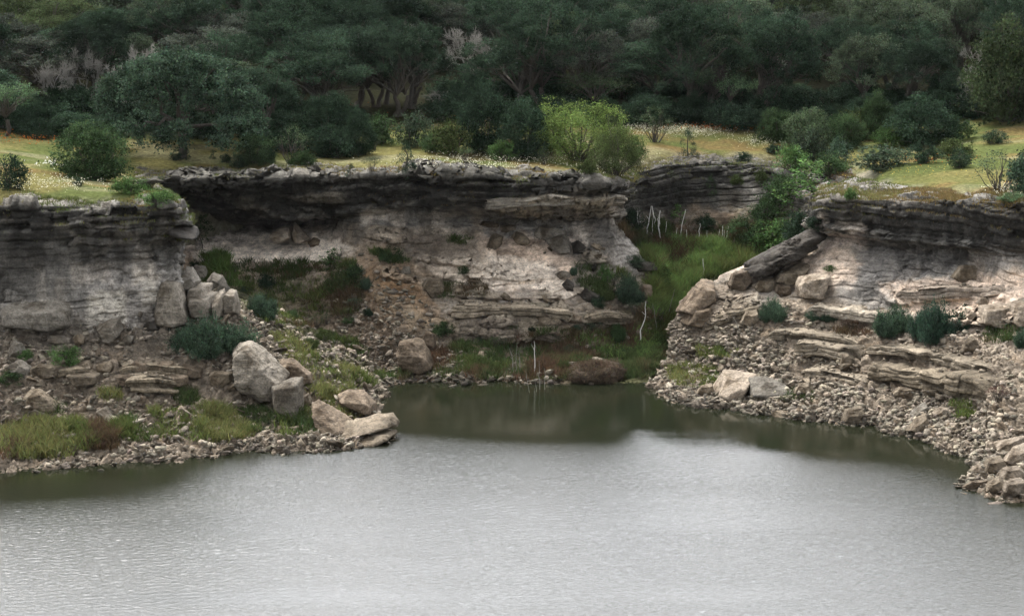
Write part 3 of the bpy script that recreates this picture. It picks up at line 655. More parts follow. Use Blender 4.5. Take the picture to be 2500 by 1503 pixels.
def clumpy(rg, lobes, per, clump_r, n_leaf, size, gap=-.35, low=.1, hang=0.0, **kw):
    """leaf clumps spread over and inside each lobe (x, y, z, radius, flatness)"""
    Cs, Os, Ts = [], [], []
    for (x, y, z, r, fl) in lobes:
        n = max(3, int(per * r * r))
        d = unit(rg.normal(size=(n, 3)))
        d[:, 2] = np.where((d[:, 2] < -.3) & (rg.uniform(size=n) > low), -d[:, 2], d[:, 2])
        rr = r * (1 - .55 * rg.uniform(size=n) ** 1.6)
        c = np.array([x, y, z]) + d * rr[:, None] * np.array([1, 1, fl])
        k = rg.poisson(n_leaf, n)
        j = np.repeat(np.arange(n), k)
        o = rg.normal(size=(len(j), 3)) * clump_r * np.array([1, 1, .75])
        if hang: o[:, 2] -= np.abs(rg.normal(size=len(j))) * hang
        p = c[j] + o; lt = 1 + .24 * rg.normal()
        Cs.append(p); Os.append(unit(d[j] * .8 + unit(o) * .6))
        Ts.append(np.repeat(lt + .22 * rg.normal(size=n), k))
    C, O, T = np.concatenate(Cs), np.concatenate(Os), np.concatenate(Ts)
    keep = fbm(C * 1.0 / max(clump_r * 3.2, .2) + rg.uniform(0, 50), 2, 5) > gap
    C, O, T = C[keep], O[keep], np.clip(T[keep], .5, 1.6)[:, None] * np.ones((1, 3))
    return leaves(rg, C, O, size, tint=T, **kw)
def limb(rg, a, b, r0, r1, n=6, sag=.12):
    a, b = np.asarray(a, float), np.asarray(b, float)
    t = np.linspace(0, 1, n)[:, None]
    L_ = np.linalg.norm(b - a)
    p = a + (b - a) * t + np.cumsum(rg.normal(size=(n, 3)) * L_ * .035, 0) * np.minimum(1, t * 3)
    p[:, 2] += (np.sin(t[:, 0] * np.pi) * sag * L_)
    return p, np.linspace(r0, r1, n)

KINDS = {}
def reg(kind, w, h, crown, wood, wood_mat=None):
    """crown/wood: (V,F[,tint]); stored as meshes of nominal width w and height h"""
    cm = fast_mesh(kind + '_crown', crown[0], crown[1], crown[2]) if crown is not None else None
    if cm: cm.materials.append(M_LEAF)
    wm = fast_mesh(kind + '_trunk', wood[0], wood[1], None, True)
    wm.materials.append(wood_mat or M_BARK)
    KINDS.setdefault(kind, []).append((w, h, cm, wm))

def gen_oak(seed, w=9.5, h=8.0, stems=1, dome=False):
    rg = np.random.default_rng(seed)
    lobes, paths = [], []
    zb = h * (.34 if not dome else .30)
    n = 40 if not dome else 54
    for i in range(n):
        th = i * 2.39996 + rg.normal() * .3; q = math.sqrt((i + .6) / n)
        rr = q * w * .5 * .80
        r = rg.uniform(.7, 1.25) * (1.05 if dome else 1.0)
        zt = h - r * .75
        z = zb + (zt - zb) * math.sqrt(max(0, 1 - (q * .93) ** 2)) * rg.uniform(.9, 1.03) + rg.normal() * (.18 if dome else .55)
        if rg.uniform() < (.1 if dome else .16): z -= rg.uniform(.8, 1.6)
        lobes.append((rr * math.cos(th) * rg.uniform(.9, 1.1), rr * math.sin(th) * rg.uniform(.9, 1.1), max(z, zb - .3), r, .72))
    if dome:                                     # a low drooping skirt all round
        for i in range(26):
            th = i / 26 * 2 * np.pi + rg.normal() * .12
            lobes.append((w * .43 * math.cos(th), w * .43 * math.sin(th), h * rg.uniform(.20, .36), rg.uniform(.8, 1.1), .9))
    cr = clumpy(rg, lobes, 15 if not dome else 24, .22, 46 if not dome else 50, .18, gap=-.22, low=.35)
    for s in range(stems):
        a0 = s * 2 * np.pi / max(stems, 1) + rg.uniform(0, 6)
        base = np.array([.28 * math.cos(a0), .28 * math.sin(a0), -.3]) if stems > 1 else np.array([0, 0, -.3])
        lean = np.array([math.cos(a0), math.sin(a0), 0]) * (rg.uniform(.5, 1.1) if stems > 1 else rg.uniform(.1, .35))
        fork = base + lean + np.array([0, 0, (zb * rg.uniform(.62, .82) if not dome else zb * 1.0) + .3])
        r0 = rg.uniform(.2, .27) if stems > 1 else .30
        p, r = limb(rg, base, fork, r0 * 1.15, r0 * .72, 7, .02); r[0] *= 1.4; r[1] *= 1.1
        paths.append((p, r))
        mine = lobes[s::stems]
        for q in rg.permutation(len(mine))[:9]:
            x, y, z, rr, _ = mine[q]
            paths.append(limb(rg, fork, (x, y, z - .1), r0 * .45, .035, 7, .10))
            mid = (np.array([x, y, z]) + fork) / 2
            paths.append(limb(rg, mid, (x + rg.normal() * (.2 if dome else .9), y + rg.normal() * (.2 if dome else .9), z + rg.normal() * .4), .06, .02, 5, .05))
    reg('dome_oak' if dome else 'oak', w, h, cr, tubes(paths, 7))
def gen_bush(seed, kind='bush', w=2.2, h=1.9, n=17, per=30, nl=34, cr_=.15, size=.115, gap=-.3, stem=.1, lobe=(.42, .68), taper=.1, **kw):
    rg = np.random.default_rng(seed)
    lobes, paths = [], []
    for i in range(n):
        th = i * 2.39996 + rg.normal() * .4; q = math.sqrt((i + .5) / n)
        r = rg.uniform(*lobe)
        z = stem + r * .7 + (h - stem - r * 1.5) * max(0, 1 - q ** 1.6) ** .7 * rg.uniform(.75, 1.05)
        if rg.uniform() < .3: z = stem + (z - stem) * rg.uniform(.4, .8)
        rr = q * (w * .5 - r * .6)
        if taper: rr *= 1 - taper * max(0, 1 - z / (h * .45)) * rg.uniform(.3, 1)
        lobes.append((rr * math.cos(th), rr * math.sin(th), z, r, .82))
    for i in range(n * 2 // 3):                 # foliage down to the ground all round
        th = i * 2.39996 * 1.7 + rg.normal() * .3; r = rg.uniform(*lobe) * .8; q = rg.uniform(.35, .92)
        lobes.append((q * (w * .5 - r * .7) * math.cos(th), q * (w * .5 - r * .7) * math.sin(th), r * rg.uniform(.5, .95), r, .8))
    c = clumpy(rg, lobes, per, cr_, nl, size, gap=gap, low=.5, **kw)
    for x, y, z, r, _ in lobes[::2]:
        paths.append(limb(rg, (rg.normal() * .06, rg.normal() * .06, -.15), (x, y, z), .045, .012, 6, .02))
    reg(kind, w, h, c, tubes(paths, 5))
def gen_feather(seed, w=3.6, h=4.2):
    rg = np.random.default_rng(seed)
    lobes, paths = [], []
    fork = np.array([rg.normal() * .15, rg.normal() * .15, h * .34])
    paths.append(limb(rg, (0, 0, -.2), fork, .14, .10, 6, 0))
    for i in range(17):
        th = i * 2.4 + rg.normal() * .3; q = math.sqrt((i + .6) / 17); r = rg.uniform(.45, .75)
        z = h * .5 + (h * .5 - r) * math.sqrt(max(0, 1 - (.85 * q) ** 2)) * rg.uniform(.7, 1.05)
        x, y = q * (w * .5 - r * .5) * math.cos(th), q * (w * .5 - r * .5) * math.sin(th)
        lobes.append((x, y, z, r, .9)); paths.append(limb(rg, fork, (x, y, z), .05, .012, 6, .08))
    c = clumpy(rg, lobes, 24, .17, 30, .13, gap=-.25, low=.4, hang=.12, aspect=.35, up=.35)
    reg('feather_tree', w, h, c, tubes(paths, 5))
def gen_juniper(seed, w=1.7, h=2.6):
    rg = np.random.default_rng(seed)
    lobes = []
    for i in range(22):
        q = (i + .5) / 22; z = .25 + q * (h - .5); rmax = w * .5 * (1 - q) ** .75 + .1
        th = i * 2.4 + rg.normal() * .5; r = rg.uniform(.2, .34) * (1.15 - .5 * q)
        rr = max(0, rmax - r * .7)
        lobes.append((rr * math.cos(th), rr * math.sin(th), z, r, 1.25))
    c = clumpy(rg, lobes, 75, .10, 34, .085, gap=-.45, low=.9, aspect=.4, up=.6)
    reg('juniper', w, h, c, tubes([limb(rg, (0, 0, -.2), (0, 0, h * .85), .09, .02, 7, 0)], 6))
def gen_broom(seed, w=3.0, h=1.5):
    """tangle of fine upright twigs with narrow leaves, in several uneven mounds"""
    rg = np.random.default_rng(seed)
    paths, Cs, Os, Ts = [], [], [], []
    for m_ in range(8):
        th = m_ * 2.4 + rg.normal() * .4; q0 = w * .5 * math.sqrt((m_ + .2) / 8) * .72
        mx, my, mr = q0 * math.cos(th), q0 * math.sin(th), w * rg.uniform(.15, .25)
        mh = h * rg.uniform(.55, 1.05) * (1 - .35 * (q0 / (w * .5)))
        for i in range(46):
            t2 = rg.uniform(0, 2 * np.pi); q = math.sqrt(rg.uniform())
            top = np.array([mx + q * mr * math.cos(t2), my + q * mr * math.sin(t2), mh * (1 - .55 * q * q) * rg.uniform(.6, 1.2)])
            b = np.array([mx * .8 + rg.normal() * .12, my * .8 + rg.normal() * .12, -.1])
            if i % 4 == 0: paths.append(limb(rg, b, top, .014, .005, 4, .02))
            k = int(rg.integers(50, 110)); t = rg.uniform(.2, 1.04, k) ** .75
            p = b + (top - b) * t[:, None] + rg.normal(size=(k, 3)) * .085
            Cs.append(p); Os.append(np.repeat(unit(top - b)[None], k, 0)); Ts.append(np.full(k, max(.5, 1 + .28 * rg.normal())))
    C, O, T = np.concatenate(Cs), np.concatenate(Os), np.concatenate(Ts)
    reg('broom', w, h, leaves(rg, C, O, .12, aspect=.26, spread=.6, up=.45, tint=T[:, None] * np.ones((1, 3))), tubes(paths, 4))
def gen_airy(seed, w=2.4, h=2.2):
    """open vase of thin stems with thin leafage"""
    rg = np.random.default_rng(seed)
    lobes, paths = [], []
    for i in range(20):
        th = i * 2.4 + rg.normal() * .4; q = math.sqrt((i + .5) / 20)
        z = h * (.45 + .42 * (1 - .55 * q * q)) * rg.uniform(.75, 1.1); r = rg.uniform(.25, .42)
        x, y = q * (w * .5 - .2) * math.cos(th), q * (w * .5 - .2) * math.sin(th)
        lobes.append((x, y, z, r, .9)); paths.append(limb(rg, (x * .12, y * .12, -.15), (x, y, z), .03, .008, 6, .03))
    c = clumpy(rg, lobes, 34, .13, 17, .10, gap=-.15, low=.6, aspect=.4, up=.3)
    reg('airy_bush', w, h, c, tubes(paths, 5))
def gen_willow(seed, w=6.0, h=5.0):
    rg = np.random.default_rng(seed)
    lobes, paths = [], []
    for i in range(64):
        th = i * 2.4 + rg.normal() * .3; q = math.sqrt((i + .5) / 64); r = rg.uniform(.5, .9)
        z = h * .12 + (h * .88 - r * 1.1) * math.sqrt(max(0, 1 - (q * .95) ** 2)) * (rg.uniform(.35, 1.12) if i % 3 else rg.uniform(.12, .5))
        x, y = q * (w * .5 - r * .4) * math.cos(th), q * (w * .5 - r * .4) * math.sin(th)
        lobes.append((x, y, max(z, .45), r, 1.0))
        if i % 2 == 0: paths.append(limb(rg, (x * .1, y * .1, -.2), (x, y, max(z, .5)), .07, .015, 6, .05))
    c = clumpy(rg, lobes, 22, .17, 46, .125, gap=-.3, low=.5, hang=.18, aspect=.36, up=-.1)
    reg('willow', w, h, c, tubes(paths, 5))
def gen_sapling(seed, w=1.0, h=2.4):
    rg = np.random.default_rng(seed)
    lobes, paths = [], []
    for i in range(10):
        z = h * (.28 + .68 * i / 10); th = i * 2.4; q = w * .36 * (1 - .55 * i / 10)
        lobes.append((q * math.cos(th), q * math.sin(th), z, rg.uniform(.2, .34), 1.0))
        paths.append(limb(rg, (0, 0, z - .25), (q * math.cos(th), q * math.sin(th), z), .018, .006, 4, 0))
    paths.append(limb(rg, (0, 0, -.15), (0, 0, h * .95), .035, .01, 7, 0))
    c = clumpy(rg, lobes, 70, .11, 17, .12, gap=-.25, low=.8, aspect=.6, up=.1)
    reg('sapling', w, h, c, tubes(paths, 5))
def gen_bare(seed, w=6.0, h=7.0):
    """leafless grey tree of many fine twigs"""
    rg = np.random.default_rng(seed)
    paths = []
    def grow(p, d, L_, r, lv):
        q = p + d * L_
        paths.append(limb(rg, p, q, r, r * .62, 5, .03))
        if lv == 0: return
        for _ in range(4 if lv > 1 else 6):
            nd_ = unit(d + rg.normal(size=3) * .55 + np.array([0, 0, .15]))
            grow(p + d * L_ * rg.uniform(.5, 1), nd_, L_ * rg.uniform(.5, .78), max(r * .55, .017), lv - 1)
    for k in range(3):
        grow(np.array([0, 0, -.2]), unit(np.array([rg.normal() * .3, rg.normal() * .3, 1])), h * .34, .11, 4)
    reg('bare_tree', w, h, None, tubes(paths, 3), M_TWIG)
for k in range(5): gen_oak(10 + k, w=9.5 + .5 * (k % 3), h=8 + .4 * (k % 2), stems=1 + (k % 3))
gen_oak(30, 10.7, 7.4, 1, True)
for k in range(4): gen_bush(40 + k, n=14 + k)
for k in range(2): gen_bush(50 + k, 'round_bush', 2.0, 1.5, 18, 30, 30, .13, .10, gap=-.5, stem=.12, lobe=(.32, .48), taper=.12)
for k in range(2): gen_bush(55 + k, 'small_tree', 4.2, 3.8, 26, 22, 44, .18, .13, gap=-.4, stem=.25, lobe=(.7, 1.05), taper=.12)
for k in range(3): gen_feather(60 + k)
for k in range(2): gen_juniper(70 + k)
for k in range(3): gen_broom(80 + k)
for k in range(2): gen_airy(90 + k)
for k in range(2): gen_willow(100 + k)
for k in range(2): gen_sapling(110 + k)
for k in range(2): gen_bare(120 + k)

def plant(kind, name, cat, label, base, w_m, h_m, color, variant=0, rot=None, group=None, lean=0.0):
    if len(label.split()) > 16: print('LONG', label)
    W_, H_, cm, wm = KINDS[kind][variant % len(KINDS[kind])]
    root = link(name, None, None, None, label=label, category=cat, group=group)
    root.location = base
    root.rotation_euler = (lean * .3, lean, rot if rot is not None else (variant * 1.7 + base[0] * 3.1) % 6.28)
    root.scale = (w_m / W_, w_m / W_, h_m / H_)
    if cm is not None:
        c = link('crown' if cat in ('tree', 'sapling') else 'foliage', cm, None, root); c.color = (*color, 1)
    link('trunk' if cat in ('tree', 'dead tree') else 'stems', wm, None, root)
    return root
DARK, MID_, OLIVE, GREY, BLUE, LIME, FRESH = (.030, .050, .030), (.045, .074, .032), (.056, .074, .028), (.062, .088, .046), (.058, .092, .058), (.105, .150, .044), (.074, .130, .044)
SAGE, PALEG = (.056, .078, .048), (.095, .15, .075)
# kind, photo x of the middle, photo y of the base, width and height in photo px, colour, name, category, label
PLANTS = [
 ('dome_oak', 428, 399, 408, 272, (.042, .066, .042), 'live_oak', 'tree', 'broad dark green domed oak standing alone in the meadow, low skirt of branches'),
 ('feather_tree', 14, 334, 165, 135, PALEG, 'feathery_tree', 'tree', 'pale feathery tree behind the meadow, cut by the frame on the left'),
 ('small_tree', 222, 440, 175, 160, MID_, 'bushy_tree', 'tree', 'mid green bushy tree on the meadow near the bluff edge, before the domed oak'),
 ('round_bush', 22, 462, 90, 92, DARK, 'shrub', 'shrub', 'dark rounded shrub just above the bluff, cut by the frame on the left'),
 ('round_bush', 190, 453, 30, 24, DARK, 'shrub', 'shrub', 'tiny dark round bush in the meadow beside the foot of the bushy tree'),
 ('round_bush', 92, 341, 66, 30, DARK, 'shrub', 'shrub', 'low dark two-humped bush in the meadow right of the pale feathery tree'),
 ('airy_bush', 190, 318, 58, 46, PALEG, 'shrub', 'shrub', 'pale bush behind the bushy tree at the edge of the wood'),
 ('bush', 315, 474, 84, 46, FRESH, 'shrub', 'shrub', 'bright green low bush on the bluff edge below the bushy tree'),
 ('bush', 384, 500, 84, 48, FRESH, 'shrub', 'shrub', 'bright green bush hanging over the corner of the stained bluff'),
 ('bush', 392, 450, 34, 22, DARK, 'shrub', 'shrub', 'small dark bush at the head of the cave cliff, under the domed oak'),
 ('small_tree', 620, 400, 96, 86, MID_, 'shrub', 'shrub', 'loose green shrub by the right side of the domed oak'),
 ('airy_bush', 712, 402, 92, 90, GREY, 'shrub', 'shrub', 'grey-green airy shrub beside the loose green one, above the cave'),
 ('round_bush', 430, 392, 32, 30, DARK, 'shrub', 'shrub', 'small dark bush just right of the domed oak trunk'),
 ('juniper', 455, 392, 24, 38, DARK, 'juniper', 'shrub', 'small upright dark juniper in the shade of the domed oak'),
 ('juniper', 519, 389, 17, 26, DARK, 'juniper', 'shrub', 'tiny upright dark juniper under the right branches of the domed oak'),
 ('round_bush', 549, 396, 32, 24, DARK, 'shrub', 'shrub', 'low dark bush between the tiny juniper and the loose green shrub'),
 ('round_bush', 580, 413, 42, 36, DARK, 'shrub', 'shrub', 'dark bush on the rock ledge below the loose green shrub'),
 ('round_bush', 652, 396, 40, 44, DARK, 'shrub', 'shrub', 'dark bush tucked between the loose green and grey-green shrubs'),
 ('small_tree', 798, 345, 130, 136, DARK, 'small_oak', 'tree', 'small dark rounded tree on a short trunk in the meadow, above the cave'),
 ('small_tree', 876, 381, 78, 118, DARK, 'small_oak', 'tree', 'small dark tree on a thin trunk, second right of the domed oak'),
 ('bush', 930, 352, 92, 90, MID_, 'shrub', 'shrub', 'mid green bush behind the small dark tree on a thin trunk'),
 ('bush', 1010, 358, 90, 92, SAGE, 'shrub', 'shrub', 'dull grey-green bush below the oaks with bare trunks'),
 ('airy_bush', 912, 366, 46, 40, MID_, 'shrub', 'shrub', 'small loose bush right of the small dark tree on a thin trunk'),
 ('juniper', 992, 428, 54, 86, DARK, 'juniper', 'shrub', 'dense dark green upright juniper growing on the very lip of the cliff'),
 ('airy_bush', 908, 424, 46, 46, SAGE, 'shrub', 'shrub', 'half dead dry shrub at the cliff lip, left of the dense juniper'),
 ('juniper', 858, 440, 32, 44, DARK, 'juniper', 'shrub', 'dark pointed bush on the cliff lip above the right end of the cave'),
 ('round_bush', 1054, 275, 24, 24, DARK, 'shrub', 'shrub', 'small dark round bush in the clearing right of the bare oak trunks'),
 ('small_tree', 1178, 376, 128, 176, DARK, 'bushy_tree', 'tree', 'tall dark green bushy tree left of the yellow-green willow'),
 ('bush', 1104, 378, 102, 104, OLIVE, 'shrub', 'shrub', 'olive green bush at the left foot of the tall dark bushy tree'),
 ('small_tree', 1276, 388, 122, 146, DARK, 'bushy_tree', 'tree', 'dark bushy tree close against the left side of the yellow-green willow'),
 ('airy_bush', 1136, 402, 48, 46, GREY, 'shrub', 'shrub', 'small grey-green bush on the grass before the olive bush'),
 ('airy_bush', 1328, 402, 30, 42, SAGE, 'shrub', 'shrub', 'thin grey bush on the white-flowered grass before the willow'),
 ('willow', 1410, 396, 262, 172, LIME, 'willow', 'tree', 'bright yellow-green willow at the cliff edge, the palest tree of the meadow'),
 ('willow', 1503, 434, 132, 148, OLIVE, 'willow', 'tree', 'olive green drooping willow leaning over the corner of the side canyon'),
 ('bush', 1328, 372, 110, 84, LIME, 'shrub', 'shrub', 'yellow-green bush under the left side of the bright willow'),
 ('bush', 1433, 424, 46, 40, OLIVE, 'shrub', 'shrub', 'small olive bush at the lip below the bright willow'),
 ('feather_tree', 1452, 290, 178, 120, GREY, 'feathery_tree', 'tree', 'grey-green feathery tree spreading behind the bright willow'),
 ('airy_bush', 1600, 349, 92, 82, GREY, 'shrub', 'shrub', 'vase-shaped grey-green shrub in white flowers, right of the willows'),
 ('feather_tree', 1700, 284, 84, 126, PALEG, 'feathery_tree', 'tree', 'leftmost of three pale feathery trees at the edge of the wood'),
 ('feather_tree', 1786, 290, 78, 114, PALEG, 'feathery_tree', 'tree', 'middle one of three pale feathery trees at the edge of the wood'),
 ('feather_tree', 1850, 276, 66, 86, PALEG, 'feathery_tree', 'tree', 'lowest, rightmost of three pale feathery trees, beside leaning trunks'),
 ('bush', 1752, 308, 92, 70, DARK, 'shrub', 'shrub', 'dark bush under the three pale feathery trees'),
 ('juniper', 1680, 386, 46, 78, DARK, 'juniper', 'shrub', 'ragged dark juniper on the grass above the side canyon'),
 ('juniper', 1846, 348, 23, 31, DARK, 'juniper', 'shrub', 'tiny pointed juniper standing in the white flower drift'),
 ('bush', 1891, 375, 50, 30, DARK, 'shrub', 'shrub', 'low dark bush at the right end of the white flower drift'),
 ('bush', 1815, 397, 42, 30, DARK, 'shrub', 'shrub', 'dark low bush on the rim of the side canyon'),
 ('small_tree', 1972, 380, 120, 130, GREY, 'bushy_tree', 'tree', 'grey-green bushy tree left of the olive shrubs on the right meadow'),
 ('bush', 1975, 398, 80, 92, SAGE, 'shrub', 'shrub', 'sage bush in front of the grey-green bushy tree'),
 ('bush', 2050, 404, 66, 84, BLUE, 'shrub', 'shrub', 'bluish green bush at the head of the side canyon'),
 ('small_tree', 2142, 340, 84, 118, MID_, 'bushy_tree', 'tree', 'upright mid green tree between the grey-green tree and the round oak'),
 ('bush', 2080, 344, 98, 82, OLIVE, 'shrub', 'shrub', 'olive shrub below the upright mid green tree'),
 ('small_tree', 2256, 356, 164, 124, DARK, 'small_oak', 'tree', 'round dark oak with bright leaf tips on the right meadow'),
 ('bush', 2166, 360, 66, 66, FRESH, 'shrub', 'shrub', 'fresh green bush at the left foot of the round dark oak'),
 ('bush', 2150, 414, 144, 64, SAGE, 'shrub', 'shrub', 'wide low sage bush at the back edge of the right bluff'),
 ('bush', 2258, 398, 82, 52, DARK, 'shrub', 'shrub', 'dark low bush right of the wide sage bush'),
 ('bush', 2335, 386, 84, 52, OLIVE, 'shrub', 'shrub', 'olive bush behind the dark ball-shaped bush on the right meadow'),
 ('round_bush', 2345, 410, 66, 50, DARK, 'shrub', 'shrub', 'dark ball-shaped bush standing out on the open right meadow'),
 ('round_bush', 2434, 351, 66, 38, DARK, 'shrub', 'shrub', 'dark flattened ball bush higher up the right meadow'),
 ('bush', 2338, 344, 90, 64, MID_, 'shrub', 'shrub', 'mid green bush behind the right side of the round dark oak'),
 ('airy_bush', 2442, 470, 128, 96, SAGE, 'shrub', 'shrub', 'large dusky sage bush on the right bluff top'),
 ('bush', 2506, 474, 100, 124, BLUE, 'shrub', 'shrub', 'tall bluish bush cut by the frame on the right bluff top'),
 ('small_tree', 2470, 300, 230, 250, (.042, .058, .027), 'olive_tree', 'tree', 'large olive green tree at the wood edge, cut by the frame on the right'),
 ('bush', 2474, 492, 66, 26, PALEG, 'shrub', 'shrub', 'pale flowering clump on the right bluff edge'),
 ('bush', 2078, 488, 30, 34, FRESH, 'shrub', 'shrub', 'small green bush on the bare rock of the right bluff top'),
 ('sapling', 1975, 498, 80, 112, FRESH, 'sapling', 'sapling', 'bright green sapling against the left end of the right bluff'),
 ('sapling', 1925, 548, 70, 110, FRESH, 'sapling', 'sapling', 'green sapling lower in the side canyon, left of the bright one'),
 ('bush', 1868, 548, 80, 80, MID_, 'shrub', 'shrub', 'green bush on the back slope of the side canyon'),
 ('bush', 1950, 590, 90, 80, DARK, 'shrub', 'shrub', 'dark bush at the foot of the side canyon slope, by the leaning slab'),
 ('bush', 2000, 560, 70, 60, DARK, 'shrub', 'shrub', 'dark bush close behind the top of the leaning slab'),
 ('sapling', 1655, 560, 36, 60, FRESH, 'sapling', 'sapling', 'small sapling among the bleached dead stems'),
 ('juniper', 1735, 480, 34, 56, MID_, 'shrub', 'shrub', 'narrow green bush clinging to the back cliff of the side canyon'),
 ('bush', 1800, 452, 30, 30, OLIVE, 'shrub', 'shrub', 'small olive bush on a ledge of the back cliff of the side canyon'),
 ('bush', 1858, 448, 36, 44, OLIVE, 'shrub', 'shrub', 'olive bush at the right end of the back cliff of the side canyon'),
 ('bush', 1232, 392, 74, 56, FRESH, 'shrub', 'shrub', 'fresh green bush in front of the two tall dark bushy trees'),
 ('bush', 1058, 372, 70, 58, MID_, 'shrub', 'shrub', 'mid green bush at the left end of the olive green bush'),
 ('bush', 1545, 392, 60, 64, FRESH, 'shrub', 'shrub', 'fresh green bush at the right foot of the willows, on the canyon rim'),
 ('small_tree', 1900, 345, 90, 92, MID_, 'bushy_tree', 'tree', 'mid green bushy tree at the right end of the white flower drift'),
 ('bush', 1935, 418, 84, 70, FRESH, 'shrub', 'shrub', 'fresh green bush on the rim above the bright green sapling'),
 ('bush', 2030, 428, 92, 60, MID_, 'shrub', 'shrub', 'mid green bush at the back corner of the right bluff'),
 ('bush', 2215, 352, 76, 66, FRESH, 'shrub', 'shrub', 'fresh green bush before the round dark oak on the right meadow'),
 ('small_tree', 2060, 362, 100, 96, MID_, 'bushy_tree', 'tree', 'mid green bushy tree between the grey-green and the upright one'),
 ('bush', 1905, 500, 88, 84, MID_, 'shrub', 'shrub', 'large green bush halfway down the side canyon back wall'),
 ('bush', 1830, 590, 100, 66, MID_, 'shrub', 'shrub', 'broad green bush at the foot of the side canyon back wall'),
 ('bush', 1900, 612, 110, 84, FRESH, 'shrub', 'shrub', 'broad fresh green bush beside the top of the green reeds'),
 ('bush', 1720, 560, 60, 46, DARK, 'shrub', 'shrub', 'dark bush behind the slender middle bleached stem'),
 ('bush', 1545, 560, 56, 60, DARK, 'shrub', 'shrub', 'dark bush in the corner left of the bleached stems'),
 ('airy_bush', 1630, 470, 40, 60, OLIVE, 'shrub', 'shrub', 'thin olive bush high on the back wall above the bleached stems'),
 ('bush', 735, 404, 66, 40, MID_, 'shrub', 'shrub', 'low green bush at the cave lip right of the airy shrub'),
 ('broom', 510, 866, 204, 94, BLUE, 'shrub', 'shrub', 'wide dense blue-green bush below the pale cracked blocks'),
 ('broom', 640, 778, 90, 72, BLUE, 'shrub', 'shrub', 'round blue-green bush on the rubble right of the pale cracked blocks'),
 ('bush', 160, 892, 84, 54, FRESH, 'shrub', 'shrub', 'green bush in the rubble under the stained bluff'),
 ('bush', 62, 880, 40, 32, FRESH, 'shrub', 'shrub', 'small green bush in the rubble beside the standing boulder'),
 ('bush', 24, 936, 70, 40, MID_, 'shrub', 'shrub', 'low green bush in the rubble, cut by the frame on the left bank'),
 ('sapling', 492, 604, 44, 80, MID_, 'sapling', 'sapling', 'leafy sapling behind the corner of the stained bluff'),
 ('round_bush', 474, 652, 30, 22, DARK, 'shrub', 'shrub', 'dark stunted bush on top of the pale cracked blocks'),
 ('sapling', 807, 668, 52, 60, FRESH, 'shrub', 'shrub', 'bright tuft-like shrub at the right end of the cave floor'),
 ('sapling', 866, 706, 46, 62, MID_, 'shrub', 'shrub', 'dull green shrub below the right end of the cave'),
 ('round_bush', 1130, 668, 34, 24, MID_, 'shrub', 'shrub', 'small dark green bush alone on the pale rock slope'),
 ('bush', 948, 638, 70, 40, MID_, 'shrub', 'shrub', 'green bush on the ledge right of the cave'),
 ('bush', 1090, 818, 66, 40, MID_, 'shrub', 'shrub', 'green bush at the left end of the layered ledge wall'),
 ('broom', 1532, 734, 92, 66, BLUE, 'shrub', 'shrub', 'blue-green bush at the mouth of the side canyon'),
 ('sapling', 1612, 704, 48, 60, FRESH, 'sapling', 'sapling', 'green leafy sapling at the mouth of the side canyon'),
 ('bush', 1478, 690, 34, 50, FRESH, 'shrub', 'shrub', 'upright green shrub left of the canyon mouth'),
 ('broom', 1890, 784, 86, 58, BLUE, 'shrub', 'shrub', 'small blue-green bush under the block bench, left end of the right bank'),
 ('broom', 2008, 784, 74, 38, BLUE, 'shrub', 'shrub', 'low blue-green bush below the pale square block'),
 ('broom', 2180, 816, 116, 80, BLUE, 'shrub', 'shrub', 'wide blue-green bush on the right bank, left of a darker one'),
 ('broom', 2292, 832, 146, 100, (.048, .085, .058), 'shrub', 'shrub', 'largest, darkest blue-green bush on the right bank'),
 ('round_bush', 2030, 662, 38, 18, FRESH, 'shrub', 'shrub', 'flat green cushion plant on the pale rock of the right bluff'),
 ('airy_bush', 2078, 808, 44, 36, (.10, .06, .04), 'shrub', 'shrub', 'small brown dead bush below the right bluff'),
 ('broom', 2500, 846, 60, 48, BLUE, 'shrub', 'shrub', 'blue-green bush cut by the frame on the right bank'),
 ('airy_bush', 2440, 985, 66, 48, (.095, .055, .045), 'shrub', 'shrub', 'reddish brown dry bush low on the right bank'),
]
for i, (kind, px, py, wp, hp, colr, name, cat, lab) in enumerate(PLANTS):
    p, _ = hit(px, py)
    s = (p.y * CP) / FPX
    plant(kind, name, cat, lab, (p.x, p.y + wp * s * .12, p.z - .05), wp * s * 1.08, hp * s * 1.04, colr, i)
# front oaks with visible trunks, and leaning ones
def oak_at(px, py, wp, hp, colr, lab, v, lean=0.0, rot=None):
    p, _ = hit(px, py); s = p.y / FPX
    plant('oak', 'live_oak', 'tree', lab, tuple(p), wp * s, hp * s, colr, v, rot, None, lean)
OAKF = (.031, .050, .031)
for px, py, wp, hp, v, lab, ln in (
    (965, 281, 250, 215, 1, 'oak with the thickest bare trunk in the clearing, second row of trees', .03), (1000, 262, 230, 200, 2, 'oak with a curved trunk right of the thickest trunk in the clearing', .1),
    (918, 262, 220, 180, 4, 'forked oak in the clearing left of the thickest bare trunk', -.08), (942, 254, 200, 190, 0, 'straight oak behind the forked oak in the clearing', 0), (862, 262, 240, 210, 1, 'oak at the left side of the clearing with the bare trunks', -.05),
    (1333, 273, 300, 250, 4, 'big dark oak with a thick double trunk behind the bright willow', .02), (1852, 282, 260, 250, 2, 'oak whose dark trunk leans right, beside the pale feathery trees', .22), (1872, 283, 240, 240, 0, 'second dark oak leaning right, beside the pale feathery trees', .25),
    (1684, 284, 260, 260, 3, 'oak with a thick dark trunk behind the leftmost pale feathery tree', 0)):
    oak_at(px, py, wp, hp, OAKF, lab, v, ln)
